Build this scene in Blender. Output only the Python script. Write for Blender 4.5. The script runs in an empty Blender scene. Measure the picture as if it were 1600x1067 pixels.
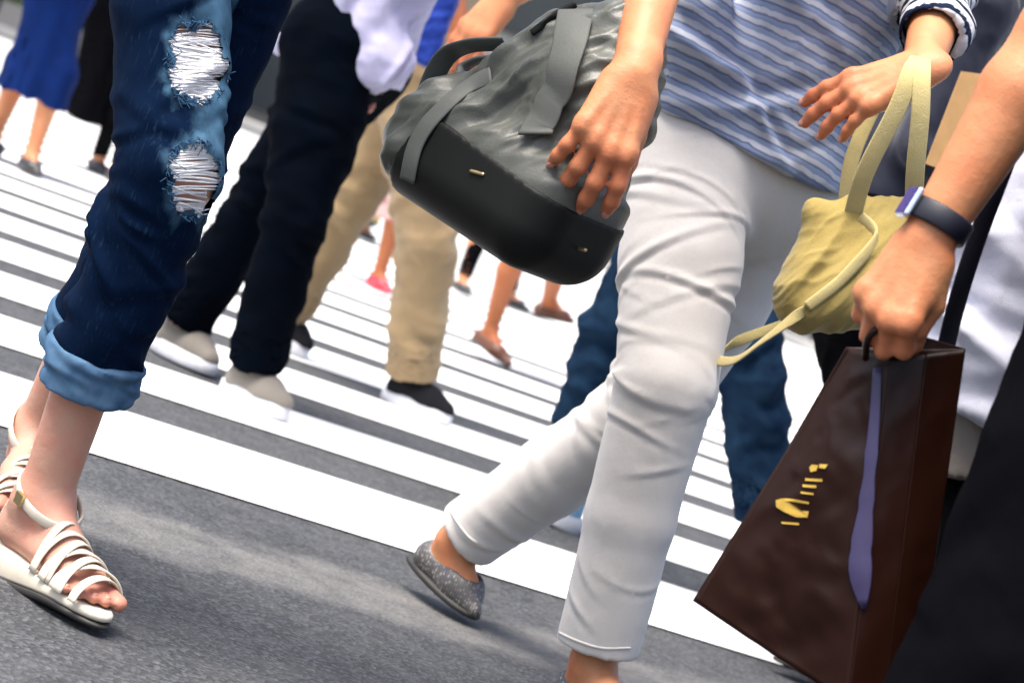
import bpy, math, random
import numpy as np
from mathutils import Vector
from mathutils.bvhtree import BVHTree

# ------------------------------------------------------------------ camera, sky, sun, exposure
SC = bpy.context.scene
F_PX, CX, CY = 3600.0, 800.0, 533.5
CAM_H = 0.70
ROLL, PITCH = math.radians(21.46), math.radians(3.40)
YAW = math.radians(26.0)            # direction of the crossing's stripes on the ground

_F = np.array([0, math.cos(PITCH), -math.sin(PITCH)])
_U = np.array([0, math.sin(PITCH), math.cos(PITCH)])
_X = np.array([1.0, 0, 0])
CAM_R = math.cos(ROLL)*_X + math.sin(ROLL)*_U
CAM_U = -math.sin(ROLL)*_X + math.cos(ROLL)*_U
CAM = np.array([0, 0, CAM_H])

cd = bpy.data.cameras.new('camera')
cam = bpy.data.objects.new('camera', cd)
SC.collection.objects.link(cam)
SC.camera = cam
from mathutils import Matrix
M4 = Matrix(((CAM_R[0], CAM_U[0], -_F[0], CAM[0]), (CAM_R[1], CAM_U[1], -_F[1], CAM[1]),
             (CAM_R[2], CAM_U[2], -_F[2], CAM[2]), (0, 0, 0, 1)))
cam.matrix_world = M4
cd.sensor_width = 36.0
cd.lens = 36.0*F_PX/1600.0
cd.clip_end = 500
cd.dof.use_dof = True
cd.dof.focus_distance = 3.0
cd.dof.aperture_fstop = 7.0

SUN_EL, SUN_AZ = math.radians(68), math.radians(-130)      # azimuth measured from +Y towards +X
world = bpy.data.worlds.new('World')
SC.world = world
world.use_nodes = True
wn = world.node_tree
sky = wn.nodes.new('ShaderNodeTexSky')
sky.sky_type = 'NISHITA'
sky.sun_disc = False
sky.sun_elevation = SUN_EL
sky.sun_rotation = SUN_AZ
sky.air_density = 1.0
sky.dust_density = 5.0
sky.ozone_density = 1.0
wn.links.new(sky.outputs[0], wn.nodes['Background'].inputs[0])
wn.nodes['Background'].inputs[1].default_value = 0.12
ld = bpy.data.lights.new('sun', 'SUN')
ld.energy = 2.2
ld.angle = math.radians(35)
ld.color = (1.0, 0.94, 0.86)
sun = bpy.data.objects.new('sun', ld)
SC.collection.objects.link(sun)
sd = Vector((math.sin(SUN_AZ)*math.cos(SUN_EL), math.cos(SUN_AZ)*math.cos(SUN_EL), math.sin(SUN_EL)))
sun.rotation_euler = sd.to_track_quat('Z', 'Y').to_euler()
SC.view_settings.view_transform = 'Standard'
SC.view_settings.look = 'None'
SC.view_settings.gamma = 1.0
SC.view_settings.use_curve_mapping = False
SC.view_settings.exposure = 1.68
SC.cycles.use_denoising = True
SC.cycles.max_bounces = 4

# ------------------------------------------------------------------ small tools
RNG = np.random.RandomState(7)
A3 = lambda *v: np.array(v, float)
UP = A3(0, 0, 1)

def W(u, v, d):
    """point of the place seen at photo pixel (u,v), d metres in front of the camera"""
    r = _F + CAM_R*(u-CX)/F_PX - CAM_U*(v-CY)/F_PX
    return CAM + r*(d/r[1])

def norm(v):
    v = np.asarray(v, float)
    return v/max(np.linalg.norm(v), 1e-9)

def project(V):
    D = V - CAM
    z = D@_F
    return CX + F_PX*(D@CAM_R)/z, CY - F_PX*(D@CAM_U)/z

class Vol:
    """a list of soft solids, meshed with surface nets"""
    def __init__(s): s.ops = []; s.nails = []
    def rc(s, a, b, ra, rb=None, k=0.012, flat=None):
        s.ops.append(('rc', np.asarray(a, float), np.asarray(b, float), ra, ra if rb is None else rb, k, flat)); return s
    def sub(s, a, b, ra, rb=None, flat=None):
        s.ops.append(('sub', np.asarray(a, float), np.asarray(b, float), ra, ra if rb is None else rb, 0, flat)); return s
    def cut(s, c, n, R=None):
        s.ops.append(('cut', np.asarray(c, float), norm(n), R)); return s
    def rbox(s, c, ax, half, r, k=0.01):
        s.ops.append(('box', np.asarray(c, float), ax, np.asarray(half, float), r, k)); return s
    def mesh(s, vox, smooth=2):
        lo, hi = [], []
        for o in s.ops:
            if o[0] == 'rc':
                R = max(o[3], o[4])*(max(1.0, o[6][1]) if o[6] is not None else 1.0)+0.012
                lo += [o[1]-R, o[2]-R]; hi += [o[1]+R, o[2]+R]
            elif o[0] == 'box':
                R = np.abs(np.array(o[2])).T@o[3]+o[4]
                lo.append(o[1]-R); hi.append(o[1]+R)
        lo = np.min(lo, 0)-3*vox; hi = np.max(hi, 0)+3*vox
        n = np.ceil((hi-lo)/vox).astype(int)+1
        a = np.full(n, 1.0, np.float32)
        ax = [(lo[i]+vox*np.arange(n[i])).astype(np.float32) for i in range(3)]
        for o in s.ops:
            if o[0] in ('rc', 'sub'):
                p, q, ra, rb, k, flat = o[1:]
                R = max(ra, rb)*(max(1.0, flat[1]) if flat is not None else 1.0)+max(k, 0)+3*vox
                blo, bhi = np.minimum(p, q)-R, np.maximum(p, q)+R
            elif o[0] == 'box':
                R = np.abs(np.array(o[2])).T@o[3]+o[4]+o[5]+3*vox
                blo, bhi = o[1]-R, o[1]+R
            else:
                if o[3] is None: blo, bhi = lo, hi
                else: blo, bhi = o[1]-o[3]-2*vox, o[1]+o[3]+2*vox
            i0 = np.clip(np.floor((blo-lo)/vox).astype(int), 0, n)
            i1 = np.clip(np.ceil((bhi-lo)/vox).astype(int)+1, 0, n)
            if np.any(i1 <= i0): continue
            sl = tuple(slice(i0[i], i1[i]) for i in range(3))
            c0 = o[1].astype(np.float32)
            x = (ax[0][sl[0]]-c0[0])[:, None, None]
            y = (ax[1][sl[1]]-c0[1])[None, :, None]
            z = (ax[2][sl[2]]-c0[2])[None, None, :]
            if o[0] in ('rc', 'sub'):
                b = q-p
                if flat is not None:
                    nn, sc = norm(flat[0]), flat[1]
                    g = (x*nn[0]+y*nn[1]+z*nn[2])*(1/sc-1)
                    x = x+g*nn[0]; y = y+g*nn[1]; z = z+g*nn[2]
                    b = b+nn*(b@nn)*(1/sc-1)
                bb = float(b@b)
                if bb < 1e-10: t = np.float32(0)
                else: t = np.clip((x*b[0]+y*b[1]+z*b[2])/bb, 0, 1).astype(np.float32)
                d = np.sqrt((x-t*b[0])**2+(y-t*b[1])**2+(z-t*b[2])**2)-(ra+(rb-ra)*t)
                if flat is not None: d = d*min(1, flat[1]+0.15)
            elif o[0] == 'box':
                axs, half, r = o[2], o[3], o[4]
                q3 = [np.abs(x*e[0]+y*e[1]+z*e[2])-(h-r) for e, h in zip(axs, half)]
                out = np.sqrt(sum(np.maximum(t, 0)**2 for t in q3))
                d = out+np.minimum(np.maximum(np.maximum(q3[0], q3[1]), q3[2]), 0)-r
                k = o[5]
            else:
                nn = o[2]
                d = -(x*nn[0]+y*nn[1]+z*nn[2])
                if o[3] is not None: d = np.maximum(d, np.sqrt(x*x+y*y+z*z)-o[3])
            d = d.astype(np.float32)
            cur = a[sl]
            if o[0] in ('sub', 'cut'):
                a[sl] = np.maximum(cur, -d)
            else:
                if k > 1e-6:
                    h = np.clip(0.5+0.5*(cur-d)/k, 0, 1)
                    a[sl] = cur*(1-h)+d*h-k*h*(1-h)
                else: a[sl] = np.minimum(cur, d)
        return surface_nets(a, lo, vox, smooth)

def surface_nets(a, lo, vox, smooth):
    s = a < 0
    n = a.shape
    cnt = np.zeros((n[0]-1, n[1]-1, n[2]-1), np.int8)
    for i in (0, 1):
        for j in (0, 1):
            for k in (0, 1):
                cnt += s[i:n[0]-1+i, j:n[1]-1+j, k:n[2]-1+k]
    act = np.argwhere((cnt > 0) & (cnt < 8))
    idx = np.full(cnt.shape, -1, np.int32)
    idx[act[:, 0], act[:, 1], act[:, 2]] = np.arange(len(act))
    C = [(i, j, k) for i in (0, 1) for j in (0, 1) for k in (0, 1)]
    val = {c: a[act[:, 0]+c[0], act[:, 1]+c[1], act[:, 2]+c[2]] for c in C}
    acc = np.zeros((len(act), 3)); num = np.zeros(len(act))
    for c in C:
        for e in range(3):
            if c[e] == 0:
                c2 = list(c); c2[e] = 1; c2 = tuple(c2)
                v0, v1 = val[c], val[c2]
                m = (v0 < 0) != (v1 < 0)
                t = np.where(m, v0/np.where(m, v0-v1, 1), 0)
                pt = np.tile(np.array(c, float), (len(act), 1)); pt[:, e] = t
                acc[m] += pt[m]; num[m] += 1
    V = lo+vox*(act+acc/num[:, None])
    Q = []
    for e in range(3):
        o1, o2 = (e+1) % 3, (e+2) % 3
        sl0 = [slice(1, -1)]*3; sl1 = [slice(1, -1)]*3
        sl0[e] = slice(0, -1); sl1[e] = slice(1, None)
        s0, s1 = s[tuple(sl0)], s[tuple(sl1)]
        for flip in (False, True):
            m = np.argwhere(s0 & ~s1) if not flip else np.argwhere(~s0 & s1)
            if not len(m): continue
            m = m.copy()
            for x in range(3):
                if x != e: m[:, x] += 1
            q = []
            for (d1, d2) in ((-1, -1), (0, -1), (0, 0), (-1, 0)):
                t = m.copy(); t[:, o1] += d1; t[:, o2] += d2
                q.append(idx[t[:, 0], t[:, 1], t[:, 2]])
            q = np.stack(q, 1)
            Q.append(q[:, ::-1] if flip else q)
    Q = np.concatenate(Q)
    Q = Q[(Q >= 0).all(1)]
    if smooth: V = lap(V, Q, smooth)
    return V, Q

def lap(V, Q, it, f=0.5):
    e = np.concatenate([Q[:, [0, 1]], Q[:, [1, 2]], Q[:, [2, 3]], Q[:, [3, 0]]])
    i, j = e[:, 0], e[:, 1]
    N = len(V)
    deg = np.maximum(np.bincount(i, minlength=N)+np.bincount(j, minlength=N), 1)
    for _ in range(it):
        S = np.stack([np.bincount(i, V[j, c], N)+np.bincount(j, V[i, c], N) for c in range(3)], 1)
        V = V*(1-f)+f*S/deg[:, None]
    return V

def normals(V, Q):
    n = np.cross(V[Q[:, 2]]-V[Q[:, 0]], V[Q[:, 3]]-V[Q[:, 1]])
    N = np.stack([sum(np.bincount(Q[:, k], n[:, c], len(V)) for k in range(4)) for c in range(3)], 1)
    return N/np.maximum(np.linalg.norm(N, axis=1), 1e-12)[:, None]

def wob(V, f, seed, oct=3):
    """smooth pseudo-noise, about -1..1"""
    r = np.random.RandomState(seed); o = np.zeros(len(V)); amp = 1.0; tot = 0
    for k in range(oct):
        for _ in range(4):
            d = norm(r.randn(3)); ph = r.rand()*6.28
            o += amp*np.sin(V@d*f*(0.7+0.6*r.rand())*6.28+ph+1.3*np.sin(V@norm(r.randn(3))*f*4+r.rand()*6))
        tot += amp*2.6; f *= 2.1; amp *= 0.5
    return o/tot

def crumple(p, q, seed, f):
    """ridged, drawn-out creases: p across them, q along them"""
    out = np.zeros(len(p)); amp = 1.0
    for k in range(4):
        C = np.stack([p+0.012*np.sin(q*31+k*2.1+3*np.sin(p*20)), q*0.22, p*0+0.37*k], 1)
        n = wob(C, f*(1.9**k), seed+k, 1)
        out += amp*(0.55-1.6*np.abs(n)); amp *= 0.52
    return out

def folds(V, N, poly, n=18, amp=0.006, seed=1, w=(0.008, 0.018), slope=0.05, ref=(0, -1, 0), where=None, span=1.0, mask_r=0.2):
    """cloth creases running round a limb: poly = list of axis points"""
    r = np.random.RandomState(seed)
    P = [np.asarray(p, float) for p in poly]
    best = np.full(len(V), 1e9); S = np.zeros(len(V)); TH = np.zeros(len(V))
    s0 = 0
    for a, b in zip(P[:-1], P[1:]):
        L = np.linalg.norm(b-a); e = (b-a)/L
        t = np.clip((V-a)@e/L, 0, 1)
        D = V-a-np.outer(t*L, e)
        dist = np.linalg.norm(D, axis=1)
        rr = norm(np.asarray(ref, float)-e*(np.asarray(ref, float)@e)); ss = np.cross(e, rr)
        th = np.arctan2(D@ss, D@rr)
        m = dist < best
        best[m] = dist[m]; S[m] = s0+t[m]*L; TH[m] = th[m]
        s0 += L
    out = np.zeros(len(V))
    for k in range(n):
        c = (r.rand()*s0) if where is None else where[k % len(where)]*s0+r.randn()*0.03
        th0 = r.uniform(-2.6, 2.6); m = r.uniform(-1, 1)*slope; ww = r.uniform(*w)*(1 + 0.0)
        dth = (TH-th0+math.pi) % (2*math.pi)-math.pi
        x = S-c-m*dth-0.010*np.sin(dth*1.7+r.rand()*6)
        win = np.exp(-(dth/(r.uniform(0.5, 1.1)*span))**2)
        A = amp*r.uniform(0.4, 1.0)
        out += A*win*(np.exp(-(x/ww)**2)-0.7*np.exp(-((x-1.7*ww)/(0.8*ww))**2))
    out *= np.clip((mask_r-best)/0.03, 0, 1)
    return V+N*out[:, None]

# ------------------------------------------------------------------ objects
def mesh_obj(name, V, Fs, mat, parent=None, smooth=True, attrs=None):
    me = bpy.data.meshes.new(name)
    if isinstance(Fs, np.ndarray):
        nf = len(Fs); k = Fs.shape[1]
        me.vertices.add(len(V)); me.vertices.foreach_set('co', np.asarray(V, np.float32).ravel())
        me.loops.add(nf*k); me.loops.foreach_set('vertex_index', np.ascontiguousarray(Fs, np.int32).ravel())
        me.polygons.add(nf); me.polygons.foreach_set('loop_start', np.arange(0, nf*k, k, dtype=np.int32))
        me.update(calc_edges=True)
        me.validate()
    else:
        me.from_pydata([tuple(v) for v in V], [], [tuple(f) for f in Fs])
    if smooth: me.polygons.foreach_set('use_smooth', np.ones(len(me.polygons), bool))
    if attrs:
        for an, av in attrs.items():
            at = me.attributes.new(an, 'FLOAT', 'POINT'); at.data.foreach_set('value', np.asarray(av, np.float32))
    me.materials.append(mat)
    o = bpy.data.objects.new(name, me)
    SC.collection.objects.link(o)
    if parent is not None:
        o.parent = parent
        o.matrix_parent_inverse = Matrix.Translation(-parent.location)
    return o

def vol_obj(name, vol, vox, mat, parent=None, smooth=2, post=None, attrs=None):
    V, Q = vol.mesh(vox, smooth)
    if post: V = post(V, normals(V, Q), Q)
    at = attrs(V) if attrs else None
    o = mesh_obj(name, V, Q, mat, parent, True, at)
    if len(Q) > 45000: thin(o, 0.36)
    return o

def thin(o, ratio):
    md = o.modifiers.new('thin', 'DECIMATE'); md.ratio = ratio
    dg = bpy.context.evaluated_depsgraph_get()
    me = bpy.data.meshes.new_from_object(o.evaluated_get(dg))
    me.name = o.data.name
    old = o.data; o.modifiers.clear(); o.data = me; bpy.data.meshes.remove(old)
    me.polygons.foreach_set('use_smooth', np.ones(len(me.polygons), bool))

def empty(name, loc):
    o = bpy.data.objects.new(name, None)
    o.location = loc; o.empty_display_size = 0.1
    SC.collection.objects.link(o)
    return o

def tag(o, label=None, cat=None, group=None, kind=None):
    if label: o['label'] = label
    if cat: o['category'] = cat
    if group: o['group'] = group
    if kind: o['kind'] = kind
    return o

def spline(pts, n):
    P = np.array(pts, float)
    P = np.vstack([2*P[0]-P[1], P, 2*P[-1]-P[-2]])
    out = []
    m = len(pts)-1
    for u in np.linspace(0, m-1e-6, n):
        i = int(u); t = u-i
        p0, p1, p2, p3 = P[i:i+4]
        out.append(0.5*((2*p1)+(-p0+p2)*t+(2*p0-5*p1+4*p2-p3)*t*t+(-p0+3*p1-3*p2+p3)*t**3))
    return np.array(out)

def sweep(path, prof, side, closed=False, scale=None):
    """sweep a closed profile (list of (a,b)) along path; 'side' = direction of a (vector or list)"""
    path = np.array(path); n = len(path); m = len(prof)
    V, Fc = [], []
    for i in range(n):
        if closed: t = norm(path[(i+1) % n]-path[i-1])
        else: t = norm(path[min(i+1, n-1)]-path[max(i-1, 0)])
        sd_ = np.asarray(side[i] if isinstance(side, (list, np.ndarray)) and np.ndim(side) == 2 else side, float)
        a = norm(sd_-t*(sd_@t)); b = np.cross(t, a)
        k = 1 if scale is None else scale[i]
        for (p, q) in prof: V.append(path[i]+a*p*k+b*q*k)
    for i in range(n if closed else n-1):
        for j in range(m):
            i2 = (i+1) % n
            Fc.append((i*m+j, i*m+(j+1) % m, i2*m+(j+1) % m, i2*m+j))
    if not closed:
        Fc.append(tuple(range(m))[::-1]); Fc.append(tuple((n-1)*m+j for j in range(m)))
    return V, Fc

def flatprof(w, t):
    w /= 2; t /= 2
    return [(-w, -t*0.4), (-w+t, -t), (w-t, -t), (w, -t*0.4), (w, t*0.4), (w-t, t), (-w+t, t), (-w, t*0.4)]
def roundprof(r, n=8): return [(r*math.cos(2*math.pi*i/n), r*math.sin(2*math.pi*i/n)) for i in range(n)]

def strip(name, pts, w, t, side, mat, parent, n=24, scale=None):
    V, Fc = sweep(spline(pts, n), flatprof(w, t), side, scale=scale)
    return mesh_obj(name, V, Fc, mat, parent)
def tube(name, pts, r, mat, parent, n=24, side=(0, 0.3, 1)):
    V, Fc = sweep(spline(pts, n), roundprof(r), side)
    return mesh_obj(name, V, Fc, mat, parent)

def slab(outline, z0, z1, frame, bev=0.003):
    """outline = list of (x,y) in the frame (o, ax, ay, az); z0/z1 may be functions of x"""
    o, ax, ay, az = frame
    f0 = z0 if callable(z0) else (lambda x: z0)
    f1 = z1 if callable(z1) else (lambda x: z1)
    c = np.mean(outline, 0); V, Fc = [], []; m = len(outline)
    rows = [(0, 1-0.04), (bev, 1.0), (-bev, 1.0), (0, 1-0.04)]
    for k, (dz, sc) in enumerate(rows):
        for (x, y) in outline:
            xx, yy = c[0]+(x-c[0])*sc, c[1]+(y-c[1])*sc
            z = (f0(xx) if k < 2 else f1(xx))+dz
            V.append(o+ax*xx+ay*yy+az*z)
    for k in range(3):
        for j in range(m): Fc.append((k*m+j, k*m+(j+1) % m, (k+1)*m+(j+1) % m, (k+1)*m+j))
    Fc.append(tuple(range(m))[::-1]); Fc.append(tuple(3*m+j for j in range(m)))
    return V, Fc

def boxmesh(c, ax, half, bev=0.0):
    c = np.asarray(c, float); V, Fc = [], []
    for sx in (-1, 1):
        for sy in (-1, 1):
            for sz in (-1, 1): V.append(c+ax[0]*half[0]*sx+ax[1]*half[1]*sy+ax[2]*half[2]*sz)
    Fc = [(0, 1, 3, 2), (4, 6, 7, 5), (0, 4, 5, 1), (2, 3, 7, 6), (0, 2, 6, 4), (1, 5, 7, 3)]
    return V, Fc
WORLD = (A3(1, 0, 0), A3(0, 1, 0), A3(0, 0, 1))
def box(name, lo, hi, mat, parent=None):
    lo, hi = np.array(lo, float), np.array(hi, float)
    V, Fc = boxmesh((lo+hi)/2, WORLD, (hi-lo)/2)
    return mesh_obj(name, V, Fc, mat, parent, smooth=False)

# ------------------------------------------------------------------ materials
def newmat(name):
    m = bpy.data.materials.new(name); m.use_nodes = True
    nt = m.node_tree
    return m, nt, nt.nodes['Principled BSDF']
def nd(nt, t, **kw):
    n = nt.nodes.new(t)
    for k, v in kw.items():
        if k in n.inputs: n.inputs[k].default_value = v
        else: setattr(n, k, v)
    return n
def coords(nt, scale=None):
    tc = nd(nt, 'ShaderNodeTexCoord')
    return tc.outputs['Object']
def mixc(nt, fac, a, b, mode='MIX'):
    m = nd(nt, 'ShaderNodeMix', data_type='RGBA', blend_type=mode)
    for s, v in ((0, fac), (6, a), (7, b)):
        if isinstance(v, (float, int)): m.inputs[s].default_value = v
        elif isinstance(v, tuple): m.inputs[s].default_value = (*v[:3], 1)
        else: nt.links.new(v, m.inputs[s])
    return m.outputs[2]
def ramp(nt, x, stops):
    r = nd(nt, 'ShaderNodeValToRGB')
    e = r.color_ramp.elements
    while len(e) < len(stops): e.new(0.5)
    for i, (p, c) in enumerate(stops):
        e[i].position = p; e[i].color = (c, c, c, 1) if isinstance(c, (int, float)) else (*c, 1)
    nt.links.new(x, r.inputs[0])
    return r.outputs[0]
def math_(nt, op, a, b=0.0):
    m = nd(nt, 'ShaderNodeMath', operation=op)
    for i, v in enumerate((a, b)):
        if isinstance(v, (float, int)): m.inputs[i].default_value = v
        else: nt.links.new(v, m.inputs[i])
    return m.outputs[0]
def noise(nt, vec, scale, detail=3, rough=0.55):
    n = nd(nt, 'ShaderNodeTexNoise', Scale=scale, Detail=detail, Roughness=rough)
    nt.links.new(vec, n.inputs['Vector'])
    return n.outputs['Fac']
def bump(nt, bs, h, strength, dist=0.002):
    b = nd(nt, 'ShaderNodeBump', Strength=strength, Distance=dist)
    nt.links.new(h, b.inputs['Height']); nt.links.new(b.outputs[0], bs.inputs['Normal'])
    return b

def fabric(name, col, col2=None, rough=0.9, weave=700, wstr=0.25, vary=12, sheen=0.15, spec=0.2):
    m, nt, bs = newmat(name)
    c = coords(nt)
    col2 = col2 or tuple(x*0.75 for x in col)
    f = ramp(nt, noise(nt, c, vary, 4), [(0.3, 0.0), (0.7, 1.0)])
    fine = noise(nt, c, weave, 2)
    base = mixc(nt, f, col, col2)
    base = mixc(nt, 0.35, base, mixc(nt, fine, tuple(x*0.6 for x in col), tuple(min(1, x*1.35) for x in col)))
    nt.links.new(base, bs.inputs['Base Color'])
    bs.inputs['Roughness'].default_value = rough
    bs.inputs['Specular IOR Level'].default_value = spec
    bs.inputs['Sheen Weight'].default_value = sheen
    h = math_(nt, 'ADD', fine, math_(nt, 'MULTIPLY', noise(nt, c, 60, 3), 1.5))
    bump(nt, bs, h, wstr, 0.0015)
    return m

def denim(name, dark, light):
    """indigo denim; the point attribute 'fade' carries where it is worn light"""
    m, nt, bs = newmat(name)
    c = coords(nt)
    at = nd(nt, 'ShaderNodeAttribute', attribute_name='fade')
    n1 = noise(nt, c, 45, 4)
    f = math_(nt, 'ADD', at.outputs['Fac'], math_(nt, 'MULTIPLY', math_(nt, 'SUBTRACT', n1, 0.5), 0.16))
    mp = nd(nt, 'ShaderNodeMapping'); mp.inputs['Scale'].default_value = (1, 1, 0.07)
    nt.links.new(c, mp.inputs['Vector'])
    f = math_(nt, 'ADD', f, math_(nt, 'MULTIPLY', ramp(nt, noise(nt, mp.outputs[0], 330, 3), [(0.5, 0.0), (0.8, 1.0)]), 0.16))
    base = ramp(nt, f, [(0.05, dark), (0.9, light)])
    fine = noise(nt, c, 900, 2)
    base = mixc(nt, math_(nt, 'MULTIPLY', fine, 0.5), base, tuple(min(1, x*2.2+0.004) for x in dark))
    nt.links.new(base, bs.inputs['Base Color'])
    bs.inputs['Roughness'].default_value = 0.95
    bs.inputs['Specular IOR Level'].default_value = 0.04
    h = math_(nt, 'ADD', noise(nt, c, 140, 3), math_(nt, 'MULTIPLY', fine, 1.2))
    bump(nt, bs, h, 0.3, 0.001)
    return m

def skin(name, col):
    m, nt, bs = newmat(name)
    c = coords(nt)
    f = ramp(nt, noise(nt, c, 22, 4), [(0.35, 0.0), (0.7, 1.0)])
    red = (min(1, col[0]*1.02), col[1]*0.78, col[2]*0.74)
    base = mixc(nt, f, col, red)
    fl = nd(nt, 'ShaderNodeAttribute', attribute_name='flush')
    base = mixc(nt, math_(nt, 'MULTIPLY', fl.outputs['Fac'], 0.6), base, (col[0]*0.98, col[1]*0.56, col[2]*0.52))
    nt.links.new(base, bs.inputs['Base Color'])
    bs.inputs['Roughness'].default_value = 0.52
    bs.inputs['Specular IOR Level'].default_value = 0.35
    h = math_(nt, 'ADD', math_(nt, 'MULTIPLY', noise(nt, c, 380, 3), 0.5), math_(nt, 'MULTIPLY', noise(nt, c, 70, 4), 1.6))
    bump(nt, bs, h, 0.38, 0.0018)
    return m

def plain(name, col, rough=0.5, metal=0.0, spec=0.5, nscale=30, vary=0.25, bstr=0.1):
    m, nt, bs = newmat(name)
    c = coords(nt)
    f = noise(nt, c, nscale, 4)
    base = mixc(nt, f, tuple(x*(1-vary) for x in col), tuple(min(1, x*(1+vary)) for x in col))
    nt.links.new(base, bs.inputs['Base Color'])
    bs.inputs['Roughness'].default_value = rough
    bs.inputs['Metallic'].default_value = metal
    bs.inputs['Specular IOR Level'].default_value = spec
    bump(nt, bs, noise(nt, c, nscale*12, 3), bstr, 0.001)
    return m

def striped(name, period):
    """knit stripes; the point attribute 'along' runs down the garment, 'kind' is 1 on the sleeves"""
    m, nt, bs = newmat(name)
    c = coords(nt)
    at = nd(nt, 'ShaderNodeAttribute', attribute_name='along')
    kd = nd(nt, 'ShaderNodeAttribute', attribute_name='sleeve')
    wv = math_(nt, 'MULTIPLY', math_(nt, 'SUBTRACT', noise(nt, c, 9, 3), 0.5), 0.012)
    x = math_(nt, 'FRACT', math_(nt, 'DIVIDE', math_(nt, 'ADD', at.outputs['Fac'], wv), period))
    W_, B_, N_ = (0.42, 0.43, 0.47), (0.14, 0.195, 0.33), (0.075, 0.10, 0.175)
    body = ramp(nt, x, [(0.0, W_), (0.26, W_), (0.36, B_), (0.66, (0.19, 0.24, 0.37)), (0.74, N_), (0.82, N_), (0.94, W_)])
    slv = ramp(nt, x, [(0.0, (0.5, 0.49, 0.5)), (0.48, (0.5, 0.49, 0.5)), (0.54, (0.003, 0.010, 0.035)), (0.94, (0.003, 0.008, 0.025)), (1.0, (0.5, 0.49, 0.5))])
    body = mixc(nt, math_(nt, 'MULTIPLY', noise(nt, c, 34, 4), 0.55), body, (0.23, 0.265, 0.36))
    base = mixc(nt, kd.outputs['Fac'], body, slv)
    nt.links.new(base, bs.inputs['Base Color'])
    bs.inputs['Roughness'].default_value = 0.9
    bs.inputs['Specular IOR Level'].default_value = 0.15
    bump(nt, bs, noise(nt, c, 600, 2), 0.25, 0.001)
    return m

MT = {}
MT['skin_pale'] = skin('skin_pale', (0.50, 0.285, 0.205))
MT['skin_mid'] = skin('skin_mid', (0.48, 0.215, 0.10))
MT['skin_tan'] = skin('skin_tan', (0.33, 0.115, 0.042))
MT['indigo'] = denim('indigo_denim', (0.0007, 0.0052, 0.0185), (0.085, 0.19, 0.29))
MT['cuff'] = denim('cuff_denim', (0.03, 0.07, 0.13), (0.10, 0.17, 0.25))
MT['blue_denim'] = denim('blue_denim', (0.0012, 0.0065, 0.019), (0.02, 0.05, 0.09))
MT['white_cotton'] = fabric('pale_grey_cotton', (0.54, 0.515, 0.49), (0.51, 0.485, 0.46), weave=900)
MT['khaki'] = fabric('khaki_cotton', (0.26, 0.185, 0.10), (0.22, 0.155, 0.085))
MT['black_cloth'] = fabric('black_cloth', (0.0022, 0.0022, 0.003), (0.0012, 0.0015, 0.0024), sheen=0.0, spec=0.02)
MT['night_cloth'] = fabric('night_blue_cloth', (0.0006, 0.0018, 0.0046), (0.001, 0.0014, 0.0024), sheen=0.0, spec=0.02)
MT['char_cloth'] = fabric('charcoal_cloth', (0.0034, 0.0034, 0.0048), (0.0026, 0.0026, 0.0038), sheen=0.0, spec=0.02)
MT['slate'] = fabric('slate_wool', (0.022, 0.024, 0.040), (0.017, 0.019, 0.033), weave=500)
MT['olive'] = fabric('dark_olive_cloth', (0.006, 0.006, 0.0035), (0.002, 0.002, 0.002), sheen=0.0, spec=0.05)
MT['lavender'] = fabric('white_lavender_cotton', (0.36, 0.35, 0.50), (0.40, 0.39, 0.53))
MT['white_shirt'] = fabric('white_linen', (0.60, 0.61, 0.70), (0.55, 0.56, 0.66))
MT['greige'] = fabric('greige_cotton', (0.25, 0.22, 0.19), (0.19, 0.17, 0.15))
MT['beige_top'] = fabric('beige_cotton', (0.42, 0.33, 0.22))
MT['royal'] = fabric('royal_blue_cloth', (0.002, 0.014, 0.085), (0.0015, 0.008, 0.045), sheen=0.0, spec=0.08)
MT['blue_bag'] = fabric('bright_blue_nylon', (0.008, 0.032, 0.24))
MT['pink'] = fabric('pale_pink_cotton', (0.42, 0.36, 0.36))
MT['yellow'] = fabric('yellow_cloth', (0.60, 0.40, 0.02))
MT['mustard'] = fabric('mustard_canvas', (0.33, 0.255, 0.085), (0.27, 0.195, 0.05), weave=500, wstr=0.4)
MT['mustard_d'] = fabric('mustard_webbing', (0.44, 0.37, 0.17), (0.40, 0.32, 0.13), weave=500, wstr=0.5)
MT['nylon'] = fabric('grey_green_nylon', (0.074, 0.078, 0.066), (0.042, 0.046, 0.042), rough=0.44, weave=400, spec=0.45, sheen=0.0)
MT['nylon_strap'] = fabric('grey_strap', (0.085, 0.09, 0.082), (0.07, 0.075, 0.07), rough=0.6, sheen=0.0)
MT['base_panel'] = plain('black_vinyl', (0.0055, 0.006, 0.0055), 0.55, spec=0.18, nscale=18)
MT['brass'] = plain('worn_brass', (0.6, 0.48, 0.25), 0.35, 1.0)
MT['steel'] = plain('steel', (0.7, 0.72, 0.78), 0.25, 1.0)
MT['brown_paper'] = plain('dark_brown_paper', (0.0135, 0.0036, 0.0019), 0.36, spec=0.22, nscale=7, vary=0.14, bstr=0.05)
MT['gold'] = plain('gold_foil', (0.75, 0.48, 0.09), 0.4, 0.6)
MT['strip'] = plain('lilac_sheen', (0.032, 0.026, 0.080), 0.5)  # colour of the sky's sheen on the bag's gusset
MT['rubber_white'] = plain('white_rubber', (0.55, 0.56, 0.60), 0.6)
MT['rubber_black'] = plain('black_rubber', (0.012, 0.012, 0.013), 0.7)
MT['sneaker_grey'] = fabric('grey_suede', (0.17, 0.155, 0.135))
MT['sneaker_black'] = fabric('black_mesh', (0.005, 0.0055, 0.008), sheen=0.0, weave=350, wstr=0.6)
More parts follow.
